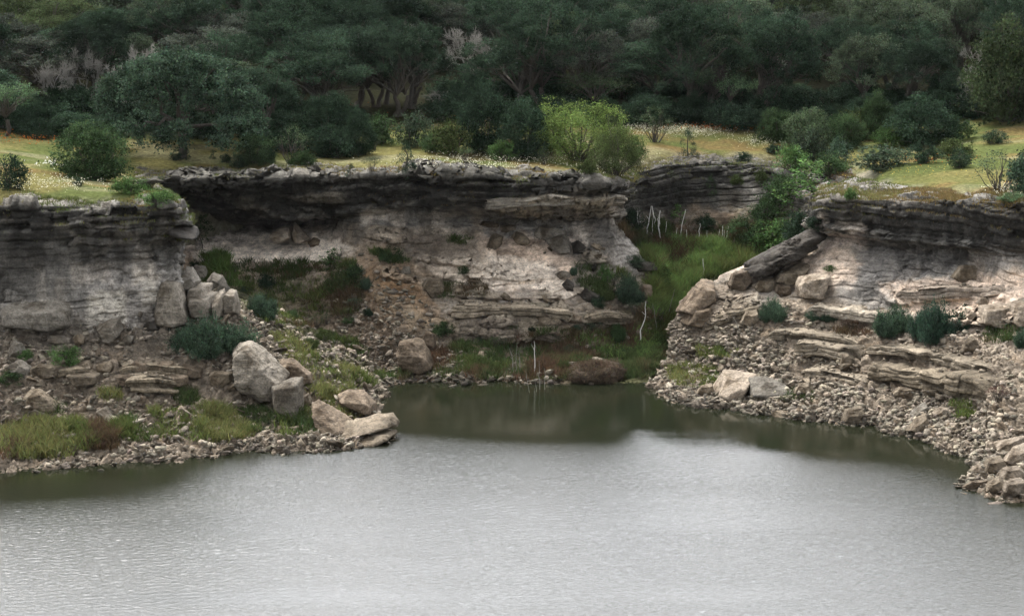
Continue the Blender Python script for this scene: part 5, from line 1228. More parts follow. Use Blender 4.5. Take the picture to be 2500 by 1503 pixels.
# ------------------------------------------------------------------ long bedded ledges standing out of the banks
LEDGE_BANDS, LEDGE_TOPS = [], []
def rock_ledge(line, hpx, out, label, col, seed, bank, beds=2):
    r = np.random.default_rng(seed); line = np.array(line, float)
    xs = np.linspace(line[0, 0], line[-1, 0], int((line[-1, 0] - line[0, 0]) / 2.6)); ys = np.interp(xs, line[:, 0], line[:, 1])
    LEDGE_BANDS.append([tuple(q) for q in line - np.array([0, 7])] + [(x_, y_ + hpx + 9) for x_, y_ in line[::-1].tolist()])
    P = np.array([hit(a, b_ + hpx)[0] for a, b_ in zip(xs, ys)])
    ker = np.ones(15) / 15; pad = np.pad(P, ((7, 7), (0, 0)), mode='edge')
    P = np.stack([np.convolve(pad[:, c], ker, 'valid') for c in range(3)], 1)
    n = len(P); sc = P[:, 1].mean() / FPX; h = hpx * sc
    tg = np.gradient(P, axis=0)[:, :2]; o = np.stack([tg[:, 1], -tg[:, 0]], 1); o /= np.linalg.norm(o, axis=1, keepdims=True) + 1e-9
    o *= np.where(o[:, 1:2] > 0, -1, 1)
    s = np.concatenate([[0], np.cumsum(np.linalg.norm(np.diff(P, axis=0), axis=1))])
    ends = sstep(0, 1.1, s) * sstep(s[-1], s[-1] - 1.3, s) * (.72 + .28 * sstep(-.3, .3, fbm(P * .3 + seed, 3, seed + 31)))
    NF = 26
    bk_ = 1.3 + 2.2 * h
    prof = [(-1.3, -1.3, 0)] + [(1, -1 + k / (NF - 1), 1) for k in range(NF)] + [(.3, .012, .5), (-.25 * bk_, .03, .3), (-.6 * bk_, .05, .1), (-bk_, .02, 0)]
    nv = len(prof)
    V = np.zeros((n, nv, 3)); C = np.zeros((n, nv, 3))
    for j, (po, pz, fr) in enumerate(prof):
        z = P[:, 2] + pz * h * ends * (1 + .18 * fbm(P * .35 + seed, 2, seed)) + h * ends
        Q = np.stack([P[:, 0], P[:, 1], P[:, 2] * 0 + pz * h], 1)
        bed = np.clip(np.floor((pz + 1) * beds + .25 * fbm(Q * .4, 2, seed + 1)), 0, beds).astype(int)
        ln = 1.1 + 1.9 * _hash(bed, bed * 0, bed * 0, seed + 2); t = s / ln + 5 * _hash(bed, bed * 0 + 1, bed * 0, seed + 2) + .12 * fbm(Q * 1.5, 2, seed + 3)
        bk = np.floor(t); f = t - bk; hb = _hash(bk.astype(int), bed, bed * 0, seed + 4)
        fb = ((pz + 1) * beds + .25 * fbm(Q * .4, 2, seed + 1)) % 1
        seam = (1 - sstep(0, .13, np.minimum(fb, 1 - fb))) * (beds > 1); joint = np.abs(2 * f - 1) ** 40
        gone = (hb < .12) * 1.0
        d = out * (.55 + .55 * hb - .5 * gone + .25 * _hash(bed, bed * 0 + 3, bed * 0, seed + 5)) - .12 * seam - .16 * joint + .10 * fbm(Q * 1.3 + seed, 4, seed + 6) + .035 * fbm(Q * 5, 3, seed + 7)
        edge = 1 - .16 * sstep(-.12, 0, pz) - .1 * sstep(-.88, -1, pz)
        off = (d * edge * ends - (1 - ends) * .5) if fr == 1 else (out * po * ends - (1 - ends) * .6 if po > 0 else po * np.ones(n))
        off = off * (1 if fr == 1 else .9)
        V[:, j, :2] = P[:, :2] + o * off[:, None]; V[:, j, 2] = z + (.05 * fbm(Q * 1.1 + 9, 3, seed + 8) if 0 < fr else 0)
        C[:, j] = np.array(col)[None] * (.72 + .5 * hb)[:, None] * (1 - .4 * joint * (fr == 1) - .3 * seam * (fr == 1))[:, None] * (1 + .25 * fbm(Q * .7, 3, seed + 9))[:, None]
    tread = sstep(-.1, -.6, np.array([q[0] for q in prof]))[None, :, None]          # soil washed over the flat tops
    C = C * (1 - .55 * tread) + np.array([.11, .09, .066]) * .55 * tread
    ii = r.integers(4, n - 4, 70); jj = r.uniform(0, 1, (70, 1)); LEDGE_TOPS.append(V[ii, nv - 4] * (1 - jj) + V[ii, nv - 2] * jj)
    F = grid_faces(n, nv)
    me = fast_mesh('rock_ledge', V.reshape(-1, 3), F, C.reshape(-1, 3), True); me.materials.append(M_CLIFF)
    o_ = link('rock_ledge', me, None, None, label=label, category='rock ledge')
TANL, BRNL = (.20, .168, .125), (.17, .14, .10)
rock_ledge([(1855, 797), (1960, 800), (2060, 814), (2112, 828)], 30, .55, 'upper ledge of rounded pale blocks on the right bank, under the small blue-green bushes', TANL, 2001, bank_right)
rock_ledge([(1915, 828), (2000, 832), (2112, 858)], 34, .60, 'thick bedded ledge directly beneath the upper ledge on the right bank', TANL, 2002, bank_right, 3)
rock_ledge([(2085, 830), (2200, 842), (2320, 864), (2445, 890)], 32, .55, 'longest ledge, slanting down the right bank below the dark blue-green bush', TANL, 2003, bank_right, 2)
rock_ledge([(2095, 868), (2230, 886), (2420, 920)], 58, .65, 'tall many-layered ledge under the longest one on the right bank', BRNL, 2004, bank_right, 4)
rock_ledge([(1930, 892), (2040, 902), (2130, 930)], 22, .45, 'short low ledge in the rubble above the flat-topped waterline boulder', TANL, 2005, bank_right, 2)
rock_ledge([(1945, 730), (2060, 742), (2190, 758)], 38, .55, 'pale ledge along the foot of the right bluff, above the low blue-green bush', (.27, .235, .185), 2006, bank_right, 2)
rock_ledge([(2160, 705), (2290, 700), (2470, 692)], 26, .45, 'thin pale ledge across the pink slope of the right bluff', (.33, .275, .22), 2007, bank_right, 2)
rock_ledge([(1690, 790), (1770, 752), (1880, 728)], 36, .55, 'slanting ledge at the left shoulder of the right bank', BRNL, 2008, bank_right, 2)
rock_ledge([(265, 884), (380, 880), (500, 898)], 30, .5, 'upper rounded ledge in the rubble of the left bank', BRNL, 2011, bank_left, 2)
rock_ledge([(275, 917), (360, 917), (470, 926)], 32, .5, 'lower flat-bedded ledge in the rubble of the left bank', BRNL, 2012, bank_left, 3)
rock_ledge([(50, 890), (150, 892), (255, 886)], 28, .5, 'weathered ledge at the far left of the left bank', BRNL, 2013, bank_left, 2)
rock_ledge([(1085, 742), (1200, 740), (1320, 744), (1420, 758)], 30, .6, 'ledge of cracked blocks on top of the layered wall at the inlet head', (.21, .175, .13), 2021, bank_mid, 2)
rock_ledge([(1085, 774), (1200, 772), (1390, 778)], 62, .5, 'tall dark layered wall above the weeds at the inlet head', (.15, .125, .098), 2022, bank_mid, 5)
rock_ledge([(1400, 768), (1480, 758), (1570, 766)], 24, .5, 'low broken ledge between the layered wall and the canyon mouth', BRNL, 2023, bank_mid, 2)
rock_ledge([(1180, 486), (1330, 474), (1520, 474)], 26, .6, 'projecting pale ledge just below the cliff lip, above the layered grey boulder', (.25, .225, .185), 2024, bank_mid, 3)
rock_ledge([(1230, 512), (1380, 502), (1525, 505)], 22, .5, 'second projecting ledge below the cliff lip, above the layered grey boulder', (.20, .18, .15), 2025, bank_mid, 2)

# ------------------------------------------------------------------ loose rocks
def rock_unit(seed, sub):
    rg = np.random.default_rng(seed)
    pl = [(unit(rg.normal(size=3)), rg.uniform(.55, 1.0)) for _ in range(9)]
    V, F, d = polytope(sub, pl, 40)
    V = V / np.abs(V).max() * .5
    return V, F, d
ROCKS = []
for k in range(9):
    V, F, d = rock_unit(700 + k, 3)
    V = V + d * (.035 * fbm(V * 5 + k, 4, k))[:, None]
    me = fast_mesh('rock', V, F, None, True); me.materials.append(M_ROCK); ROCKS.append(me)
LOWROCK = [rock_unit(760 + k, 2 if k < 6 else 1)[:2] for k in range(12)]
rg = np.random.default_rng(99)
def bank_points(b, n, rmin=.45, ypow=1.0, extra=None):
    w = np.clip((b['rw'] - rmin) / (1 - rmin), 0, 1)
    V = b['V']; w = w * (V[:, 2] > -.15)
    q = project(V); w = w * ((q[:, 0] > -40) & (q[:, 0] < 2540))
    for bd in LEDGE_BANDS: w = w * ~inside(q, bd)
    w = w * (.35 + sstep(-.35, .4, fbm(V * .22, 3, 77)))
    if extra is not None: w = w * extra(V, q)
    return rg.choice(len(V), n, p=w / w.sum())
AREA = [(bank_left, 'loose limestone rock among the rubble of the left bank', 'loose rocks on the left bank', 80),
        (bank_mid, 'loose limestone rock in the gully of rubble below the cave cliff', 'loose rocks below the cave cliff', 55),
        (bank_right, 'loose limestone rock among the rubble of the right bank', 'loose rocks on the right bank', 90)]
for b, lab, grp, n in AREA:
    idx = bank_points(b, n)
    for j in idx:
        p = b['V'][j]; s = .42 + .95 * rg.uniform() ** 2.6
        o = link('rock', ROCKS[int(rg.integers(0, 9))], None, None, label=lab, category='rock', group=grp)
        o.location = (p[0], p[1], p[2] + s * .12)
        o.rotation_euler = (rg.normal() * .35, rg.normal() * .35, rg.uniform(0, 6.28))
        o.scale = (s * rg.uniform(.9, 1.6), s * rg.uniform(.8, 1.2), s * rg.uniform(.5, .85))
        c = np.array(RC['tan']) * rg.uniform(.55, 1.25) * (1 if b is not bank_mid else .75)
        o.color = (*c, 1)
pq = project(bank_mid['V'])                # blocks fallen on the pale slope under the lip of the cave cliff
w = inside(pq, [(1090, 560), (1170, 520), (1400, 520), (1480, 600), (1470, 700), (1380, 740), (1180, 745), (1060, 700)]) * 1.0
for j in rg.choice(len(pq), 46, p=w / w.sum()):
    p = bank_mid['V'][j]; s = .30 + .95 * rg.uniform() ** 2.4
    o = link('rock', ROCKS[int(rg.integers(0, 9))], None, None, label='fallen limestone block on the pale slope under the cliff lip', category='rock', group='fallen blocks on the pale slope')
    o.location = (p[0], p[1], p[2] + s * .06); o.rotation_euler = (rg.normal() * .3, rg.normal() * .3, rg.uniform(0, 6.28))
    o.scale = (s * rg.uniform(1.1, 1.9), s * rg.uniform(.8, 1.2), s * rg.uniform(.4, .75)); o.color = (*(np.array(RC['tan']) * rg.uniform(.6, 1.4)), 1)
def scatter_rubble(parts):
    Vs, Fs, Cs, off = [], [], [], 0
    for P, size, tint in parts:
        for k in range(12):
            m_ = np.arange(len(P)) % 12 == k
            if not m_.any(): continue
            V, F = LOWROCK[k]; n = int(m_.sum()); s = size[m_]
            th = rg.uniform(0, 6.28, n); a = rg.normal(size=n) * .4; b_ = rg.normal(size=n) * .4
            sc = np.stack([s * rg.uniform(.85, 1.6, n), s * rg.uniform(.8, 1.2, n), s * rg.uniform(.32, .75, n)], 1)
            X = V[None] * sc[:, None]
            ca, sa, cb, sb, ct, st_ = np.cos(a)[:, None], np.sin(a)[:, None], np.cos(b_)[:, None], np.sin(b_)[:, None], np.cos(th)[:, None], np.sin(th)[:, None]
            y, z = X[..., 1] * ca - X[..., 2] * sa, X[..., 1] * sa + X[..., 2] * ca
            x, z = X[..., 0] * cb + z * sb, -X[..., 0] * sb + z * cb
            x, y = x * ct - y * st_, x * st_ + y * ct
            W = np.stack([x, y, z], -1) + P[m_][:, None] + np.array([0, 0, 1]) * (s * .1)[:, None, None]
            Vs.append(W.reshape(-1, 3)); Fs.append((F[None] + (np.arange(n) * len(V))[:, None, None]).reshape(-1, 3) + off)
            Cs.append(np.repeat(tint[m_], len(V), 0)); off += n * len(V)
    me = fast_mesh('rubble', np.concatenate(Vs), np.concatenate(Fs), np.concatenate(Cs), False)
    link('rubble', me, M_CLIFF, kind='stuff', label='angular limestone rubble covering the banks', category='rubble')
parts = []
for b, n, dk in ((bank_left, 9500, 1.0), (bank_mid, 8500, .8), (bank_right, 14500, 1.0)):
    idx = bank_points(b, n, .3)
    P = b['V'][idx] + rg.normal(size=(n, 3)) * .05
    size = .13 + .50 * rg.uniform(size=n) ** 3.0
    t = np.array([.208, .179, .139]) * rg.uniform(.42, 1.5, (n, 1)) * (1 + .022 * rg.normal(size=(n, 3))) * dk
    wet = sstep(.28, .02, P[:, 2])[:, None]                     # stones washed dark at the waterline
    parts.append((P, size, t * (1 - .45 * wet)))
P = np.concatenate(LEDGE_TOPS); n = len(P)
parts.append((P, .10 + .34 * rg.uniform(size=n) ** 2.5, np.array([.22, .185, .14]) * rg.uniform(.5, 1.35, (n, 1))))
scatter_rubble(parts)
# ------------------------------------------------------------------ grass, flowers, reeds, undergrowth
def in_poly(q, poly):
    x, y = q[:, 0], q[:, 1]; ins = np.zeros(len(q), bool); n = len(poly)
    for i in range(n):
        x1, y1 = poly[i]; x2, y2 = poly[(i + 1) % n]
        ins ^= ((y1 > y) != (y2 > y)) & (x < (x2 - x1) * (y - y1) / (y2 - y1 + 1e-12) + x1)
    return ins
def blades(rg, P, h, w, n, col, lean=.35, spread=.12, cv=.25):
    """n blades from each foot point; col (k,3)"""
    k = len(P); j = np.repeat(np.arange(k), n)
    base = P[j] + rg.normal(size=(k * n, 3)) * np.array([spread, spread, .02])
    hh = (np.broadcast_to(h, k)[j] * rg.uniform(.55, 1.25, k * n))[:, None]
    d = np.concatenate([rg.normal(size=(k * n, 2)) * lean, np.ones((k * n, 1))], 1); d = unit(d)
    s = unit(np.cross(d, rg.normal(size=(k * n, 3))))
    ww = w * rg.uniform(.6, 1.3, (k * n, 1))
    mid = base + d * hh * .55 + s * 0
    tip = base + d * hh + np.concatenate([rg.normal(size=(k * n, 2)) * .18, np.zeros((k * n, 1)) - .05], 1) * hh
    V = np.stack([base - s * ww * .4, base + s * ww * .4, mid + s * ww * .5, tip, mid - s * ww * .5], 1)
    V[:, :, 2] -= .0
    V = V.reshape(-1, 3)
    i = np.arange(k * n)[:, None] * 5
    F = np.concatenate([i + np.array([[0, 1, 2, 4]]), i + np.array([[4, 2, 3, 3]])], 0)
    F3 = np.concatenate([i + np.array([[0, 1, 2]]), i + np.array([[0, 2, 4]]), i + np.array([[4, 2, 3]])], 0)
    c = col[j] * (1 + cv * rg.normal(size=(k * n, 1))) * (1 + .08 * rg.normal(size=(k * n, 3)))
    return V, F3, np.repeat(np.clip(c, .01, 1), 5, 0)
def join(lst):
    off = 0; Vs, Fs, Cs = [], [], []
    for V, F, C in lst: Vs.append(V); Fs.append(F + off); Cs.append(C); off += len(V)
    return np.concatenate(Vs), np.concatenate(Fs), np.concatenate(Cs)
def stuff(name, lst, label, cat):
    V, F, C = join(lst)
    me = fast_mesh(name, V, F, C * .5); me.materials.append(M_GRASS)
    o = link(name, me, None, None, label=label, category=cat, kind='stuff'); o.color = (1, 1, 1, 1)
    return o
rg = np.random.default_rng(2024)
# meadow
n = 150000
x = rg.uniform(-46, 46, n); y = 108 + 66 * rg.uniform(size=n)
sd = poly_sd(x, y); keep = (sd > .1) & (y < hill_start(x) + 6) & (np.abs(x) < y * .29 + 1)
P2 = np.stack([x, y, x * 0], 1)
keep &= (fbm(P2 * .7, 3, 301) + .9 * sstep(.2, 2.5, sd) > .25)
x, y, P2 = x[keep], y[keep], P2[keep]
P = np.stack([x, y, ground_z(x, y) - .03], 1)
tint = meadow_tint(x, y) * 1.25
hv = .22 + .20 * sstep(-.3, .5, fbm(P2 * .3, 3, 303))
cov = [blades(rg, P, hv, .035, 4, tint, .4, .16)]
# grass in pockets on the flat rock tops behind the cliff lips
for b in (bank_left, bank_mid, bank_right):
    V = b['V']; q = project(V)
    w = ((V[:, 2] > 9.6) & (b['N'][:, 2] > .55) & (np.abs(q[:, 0] - 1250) < 1300)).astype(float)
    w *= .12 + sstep(-.25, .25, fbm(V * np.array([.45, .45, .2]), 3, 311))
    if w.sum() < 10: continue
    idx = rg.choice(len(V), 7000, p=w / w.sum())
    t = meadow_tint(V[idx, 0], V[idx, 1]) * 1.2
    cov.append(blades(rg, V[idx], .2, .035, 4, t, .45, .12))
stuff('meadow_grass', cov, 'dry yellow-green meadow grass above the cliffs', 'grass')
# flowers: drifts of white, specks of orange
def flowers(n, px, py, sx, sy, col, size, seed):
    r = np.random.default_rng(seed)
    q = np.stack([r.normal(px, sx, n), r.normal(py, sy, n)], 1); out = []
    for a, b_ in q:
        p, _ = hit(a, b_)
        if p.z > 8: out.append((p.x, p.y, p.z + r.uniform(.18, .42)))
    C = np.array(out)
    V, F, T = leaves(r, C, r.normal(size=C.shape), size, aspect=.9, spread=1, up=.6)
    return V, np.concatenate([F[:, [0, 1, 2]], F[:, [0, 2, 3]]], 0), np.repeat(np.array([col]), len(V), 0) * r.uniform(.6, 1.1, (len(V) // 4, 1)).repeat(4, 0)
W_, OR_ = (.62, .60, .46), (.36, .12, .03)
fl = [flowers(int(n_ * (1.5 if col is W_ else 1)), *a, col, sz, 400 + i) for i, (n_, a, col, sz) in enumerate((
    (700, (1690, 326, 55, 7), W_, .085), (420, (1560, 318, 40, 9), W_, .085), (220, (1850, 350, 30, 8), W_, .08), (420, (1330, 392, 120, 10), W_, .075), (320, (1130, 404, 90, 9), W_, .09),
    (60, (128, 410, 22, 6), (.8, .8, .75), .13), (320, (120, 455, 80, 10), W_, .085), (240, (1480, 415, 50, 8), W_, .075), (150, (2470, 470, 30, 8), W_, .08), (200, (1420, 300, 100, 10), W_, .08),
    (480, (1790, 316, 60, 4), OR_, .12), (260, (60, 345, 60, 6), OR_, .10), (130, (780, 346, 40, 4), OR_, .10), (130, (2230, 392, 60, 8), OR_, .09), (160, (1200, 300, 250, 25), OR_, .09), (140, (2200, 420, 120, 14), (.5, .38, .10), .08)))]
stuff('wildflowers', fl, 'drifts of white daisies and specks of orange flowers in the meadow', 'flowers')
# banks
ALLV = np.concatenate([b['V'] for b in (bank_left, bank_mid, bank_right)])
ALLQ = project(ALLV)
FRONT = np.ones(len(ALLV), bool)
SRC = np.concatenate([np.full(len(b['V']), k) for k, b in enumerate((bank_left, bank_mid, bank_right))])
def patch(poly, n, src=None):
    m_ = in_poly(ALLQ, poly) & (ALLV[:, 2] > .05)
    if src is not None: m_ &= np.isin(SRC, src)
    idx = np.where(m_)[0]
    w = .15 + sstep(-.25, .35, fbm(ALLV[idx] * .55, 3, 333))
    return ALLV[rg.choice(idx, n, p=w / w.sum())] if len(idx) else np.zeros((0, 3))
GR, YG, BR, DG, RD, EM = (.080, .100, .032), (.125, .130, .050), (.075, .054, .032), (.050, .070, .027), (.085, .056, .036), (.105, .160, .050)
def mixcol(P, a, b, seed=0, f=.45):
    t = sstep(-.2, .35, fbm(P * f, 3, 350 + seed))[:, None]
    return np.array(a) * (1 - t) + np.array(b) * t
PATCHES = [  # photo outline, tufts, height, colours, which bank
 ([(-10, 1040), (60, 1028), (130, 1040), (185, 1022), (225, 1045), (235, 1095), (150, 1118), (-10, 1122)], 900, .75, GR, YG, [0]),
 ([(-10, 1060), (50, 1070), (60, 1118), (-10, 1122)], 160, .8, BR, RD, [0]),
 ([(188, 1048), (240, 1036), (288, 1062), (284, 1096), (215, 1100)], 330, .75, BR, RD, [0]),
 ([(279, 1042), (310, 1026), (373, 1050), (372, 1074), (300, 1076)], 300, .75, DG, GR, [0]),
 ([(373, 1010), (440, 996), (560, 1005), (620, 1040), (610, 1072), (480, 1086), (385, 1070)], 1150, .7, YG, GR, [0]),
 ([(583, 1000), (640, 990), (668, 1030), (660, 1060), (600, 1050)], 300, .75, DG, GR, [0]),
 ([(668, 1015), (720, 1010), (775, 1030), (765, 1062), (690, 1062)], 260, .75, DG, GR, [0]),
 ([(430, 960), (470, 950), (480, 985), (440, 992)], 60, .5, DG, BR, [0]),
 ([(240, 955), (290, 950), (300, 980), (250, 985)], 50, .4, GR, YG, [0]),
 ([(90, 985), (150, 990), (165, 1005), (110, 1010)], 50, .4, GR, DG, [0]),
 ([(655, 810), (700, 815), (780, 880), (860, 905), (915, 945), (850, 955), (770, 935), (700, 870)], 1300, .55, YG, GR, [0, 1]),
 ([(757, 948), (800, 945), (872, 1030), (840, 1040), (790, 985)], 260, .5, GR, YG, [0]),
 ([(492, 622), (640, 640), (860, 640), (880, 690), (790, 730), (640, 740), (580, 700), (500, 690)], 1100, .5, DG, GR, [1, 0]),
 ([(500, 622), (560, 630), (590, 700), (545, 690)], 260, .7, EM, GR, [1, 0]),
 ([(700, 735), (800, 700), (900, 690), (880, 760), (740, 790)], 260, .45, DG, BR, [1]),
 ([(800, 820), (870, 830), (900, 900), (960, 925), (880, 930), (820, 870)], 420, .5, DG, GR, [1]),
 ([(1060, 850), (1230, 835), (1350, 805), (1480, 800), (1560, 790), (1640, 740), (1655, 840), (1590, 925), (1420, 928), (940, 930), (1040, 895)], 3600, .62, DG, RD, [1]),
 ([(1400, 830), (1560, 800), (1620, 830), (1600, 880), (1450, 870)], 700, .6, EM, DG, [1]),
 ([(1110, 880), (1220, 860), (1240, 900), (1120, 915)], 380, .55, GR, DG, [1]),
 ([(1300, 840), (1420, 840), (1440, 880), (1330, 890)], 420, .6, RD, BR, [1]),
 ([(1560, 600), (1640, 592), (1880, 600), (1840, 655), (1700, 690), (1640, 770), (1590, 770), (1600, 690), (1575, 640)], 5200, .8, EM, GR, [1]),
 ([(1570, 610), (1700, 600), (1860, 606), (1820, 650), (1640, 700)], 450, 1.0, BR, GR, [1]),
 ([(1580, 640), (1660, 640), (1640, 770), (1590, 780)], 700, 1.0, GR, EM, [1]),
 ([(560, 660), (860, 650), (880, 760), (760, 800), (640, 790)], 700, .5, GR, BR, [0, 1]),
 ([(1505, 555), (1600, 545), (1920, 560), (1930, 605), (1560, 605)], 1500, .75, DG, BR, [1]),
 ([(1400, 640), (1500, 650), (1560, 700), (1560, 740), (1460, 730), (1410, 690)], 520, .5, DG, GR, [1]),
 ([(1060, 690), (1180, 690), (1190, 720), (1080, 730)], 240, .45, BR, DG, [1]),
 ([(1080, 590), (1160, 570), (1140, 600)], 40, .4, DG, GR, [1]),
 ([(900, 610), (950, 620), (1010, 640), (950, 645)], 160, .4, DG, GR, [1]),
 ([(1560, 770), (1650, 770), (1660, 830), (1560, 830)], 420, .7, GR, BR, [1]),
 ([(1634, 900), (1690, 888), (1755, 905), (1762, 945), (1690, 952), (1630, 930)], 380, .45, YG, GR, [2]),
 ([(1700, 850), (1790, 840), (1800, 870), (1720, 880)], 110, .4, YG, GR, [2]),
 ([(1910, 950), (1990, 955), (1980, 985), (1900, 980)], 90, .4, GR, DG, [2]),
 ([(2330, 985), (2370, 990), (2370, 1020), (2335, 1025)], 80, .45, GR, EM, [2]),
 ([(2400, 800), (2500, 790), (2500, 830), (2410, 840)], 160, .45, DG, BR, [2]),
 ([(2040, 800), (2110, 780), (2130, 815), (2060, 825)], 120, .4, RD, BR, [2]),
]
cov = []
for i, (po, n, h, ca, cb, src) in enumerate(PATCHES):
    P = patch(po, n, src)
    if len(P): cov.append(blades(rg, P, h * .8 * (.55 + .9 * sstep(-.4, .5, fbm(P * .9, 3, 377 + i))), .038, 10, mixcol(P, ca, cb, i), .42, .17))
stuff('bank_grass', cov, 'tall weedy grass and undergrowth on the banks and canyon floor', 'grass')

# ------------------------------------------------------------------ bleached dead stems, bare saplings, the earth mound
def stem(pts, r0, r1, name, cat, lab, mat, grp=None, twigs=0, seed=0):
    r = np.random.default_rng(seed)
    pts = np.array(pts, float)
    t = np.linspace(0, 1, 8); k = np.linspace(0, 1, len(pts))
    p = np.stack([np.interp(t, k, pts[:, c]) for c in range(3)], 1)
    L_ = np.linalg.norm(p[-1] - p[0]); p[1:-1] += r.normal(size=(6, 3)) * L_ * .012
    o0 = p[0].copy()
    me = fast_mesh(name, *tubes([(p - o0, np.linspace(r0, r1, 8))], 7), None, True); me.materials.append(mat)
    o = link(name, me, None, None, label=lab, category=cat, group=grp); o.location = o0
    for q in range(twigs):
        a = p[int(r.integers(3, 7))]; b_ = a + np.array([r.normal() * .25, r.normal() * .15, r.uniform(.15, .5)]) * L_ * .35
        tm = fast_mesh('branch', *tubes([limb(r, a - o0, b_ - o0, r1 * 1.1, r1 * .4, 5, .03)], 4), None, True); tm.materials.append(mat)
        link('branch', tm, None, o)
SNAGS = [  # photo x,y of foot and top, thickness
 ((1559, 566), (1557, 511), .05, 0, 'leftmost bleached stem, nearly upright, in the side canyon'), ((1564, 566), (1562, 513), .035, 0, 'thin bleached stem touching the leftmost one'),
 ((1579, 572), (1590, 503), .06, 1, 'tall bleached stem leaning right in the side canyon, crossing another'), ((1605, 572), (1592, 503), .075, 1, 'thick tall bleached stem leaning left, crossing another at its top'),
 ((1592, 572), (1594, 520), .03, 0, 'thin bleached stem between the two crossing tall ones'), ((1605, 580), (1612, 514), .075, 1, 'thick bleached stem with a forked head, right of the crossing pair'),
 ((1614, 590), (1605, 533), .06, 0, 'bleached stem leaning left across the forked one'), ((1624, 588), (1627, 540), .035, 0, 'thin grey stem right of the forked one'),
 ((1646, 596), (1653, 556), .035, 0, 'short bleached stem left of the sapling in the side canyon'), ((1655, 590), (1674, 512), .045, 0, 'bleached stem leaning far right beside the sapling'), ((1659, 594), (1664, 560), .03, 0, 'thin short bleached stem at the foot of the leaning one'),
 ((1678, 600), (1676, 561), .04, 0, 'curved bleached stem standing alone right of the sapling'), ((1704, 600), (1709, 545), .04, 0, 'slender bleached stem in the middle of the canyon floor'), ((1727, 598), (1726, 562), .03, 0, 'thin grey stem right of the slender middle one'),
 ((1752, 590), (1757, 560), .035, 0, 'short bleached stem left of the right-hand cluster'), ((1763, 594), (1764, 551), .055, 0, 'thickest stem of the right-hand cluster of bleached stems'), ((1769, 600), (1768, 560), .035, 0, 'thin stem in the right-hand cluster of bleached stems'), ((1770, 596), (1779, 552), .04, 0, 'rightmost bleached stem, leaning right'),
 ((1718, 688), (1716, 631), .055, 0, 'single pale stem standing in the green reeds of the canyon floor')]
for i, (f, t, r, tw, lab) in enumerate(SNAGS):
    p, _ = hit(*f); e = at(t[0], t[1], p.y + rg.normal() * .25)
    stem([(p.x, p.y, p.z - .2), tuple(e)], r * .8, r * .45, 'dead_stem', 'dead tree', lab, M_DEAD, 'bleached dead stems in the side canyon', tw, i)
BARE = [
 ([(1562, 835), (1566, 800), (1577, 770), (1577, 735)], .045, 'curved pale bare sapling at the mouth of the side canyon', 1), ([(1604, 818), (1600, 770), (1594, 740)], .022, 'thin bare sapling right of the curved pale one', 0), ([(1628, 778), (1640, 730), (1648, 705)], .025, 'thin bare sapling against the left shoulder of the right bank', 0),
 ([(1256, 918), (1250, 870), (1244, 850)], .028, 'thin bare sapling leaning left at the inlet head', 1), ([(1258, 916), (1260, 880), (1262, 836)], .02, 'hair-thin bare sapling beside the left-leaning one', 0), ([(1270, 914), (1267, 880), (1268, 856)], .022, 'short thin bare sapling at the inlet head', 0),
 ([(1305, 918), (1305, 870), (1304, 832)], .04, 'tallest bare sapling standing upright at the inlet head', 1), ([(1318, 950), (1316, 910), (1316, 880)], .025, 'bare sapling standing in the water right of the tallest', 0), ([(1330, 950), (1331, 910), (1329, 898)], .022, 'short bare stick in the water, rightmost at the inlet head', 0), ([(1295, 958), (1286, 925), (1283, 905)], .02, 'leaning bare stick in the water before the tallest sapling', 0),
 ([(1312, 956), (1306, 930)], .02, 'stub of a stick in the water under the tallest sapling', 0), ([(1720, 984), (1719, 958)], .03, 'pale stick at the waterline of the right bank', 0), ([(1806, 812), (1800, 790), (1788, 772)], .03, 'forked bare stem on the right bank, left of the small blue-green bush', 2)]
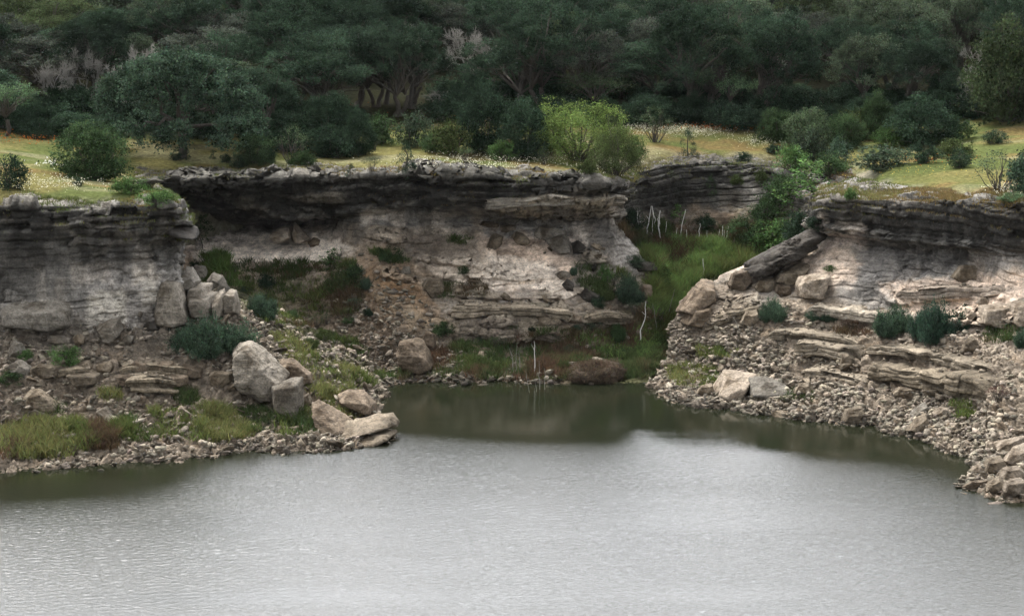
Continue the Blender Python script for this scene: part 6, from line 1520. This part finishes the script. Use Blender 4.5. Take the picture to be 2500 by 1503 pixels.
for i, (pts, r, lab, tw) in enumerate(BARE):
    p, _ = hit(*pts[0])
    w = [(p.x, p.y, p.z - .25)] + [tuple(at(a, b_, p.y)) for a, b_ in pts[1:]]
    stem(w, r, r * .35, 'bare_sapling', 'dead tree', lab, M_DEAD if r > .035 else M_TWIG, None, tw, 50 + i)
o = boulder([(1368, 925), (1378, 905), (1410, 892), (1500, 890), (1528, 905), (1534, 922), (1500, 934), (1390, 934)], 'brown root-matted earth mound at the waterline of the inlet head', 'brown', thick=2.6, seed=900, beds=0, amp=.12, power=6, name='earth_mound')
o['category'] = 'mound'; o.color = (.066, .050, .036, 1)
P = np.array([v.co for v in o.data.vertices]); P = P + np.array(o.location); P = P[P[:, 2] > .1]
stuff('mound_roots', [blades(rg, P[rg.choice(len(P), 900)], .22, .03, 5, np.repeat(np.array([[.08, .06, .042]]), 900, 0), .8, .1)], 'dry brown roots and stalks matted over the earth mound', 'roots')

# ------------------------------------------------------------------ thin haze
m = bpy.data.materials.new('haze_air'); m.use_nodes = True
hn = m.node_tree.nodes; hn.remove(hn['Principled BSDF'])
pv = hn.new('ShaderNodeVolumePrincipled')
pv.inputs['Color'].default_value = (.80, .90, 1.0, 1)
pv.inputs['Density'].default_value = .000016
pv.inputs['Anisotropy'].default_value = .2
m.node_tree.links.new(pv.outputs[0], hn['Material Output'].inputs['Volume'])
zt = float(GV[:, 2].max()) + 14
bv = np.array([(x, y, z) for z in (-6, max(zt, 60)) for y in (-900, 9000) for x in (-7000, 7000)], float)
bv[:, 0] = np.sign(bv[:, 0]) * (max(abs(gx[0]), abs(gx[-1]), 3000) + 50)
bv[:, 1] = np.where(bv[:, 1] < 0, min(gy[0], -600) - 50, gy[-1] + 50)
bf = np.array([(0, 2, 3, 1), (4, 5, 7, 6), (0, 1, 5, 4), (2, 6, 7, 3), (0, 4, 6, 2), (1, 3, 7, 5)])
link('haze', fast_mesh('haze', bv, bf), m, kind='stuff', label='thin bluish haze in the air over the lake and wood', category='haze')
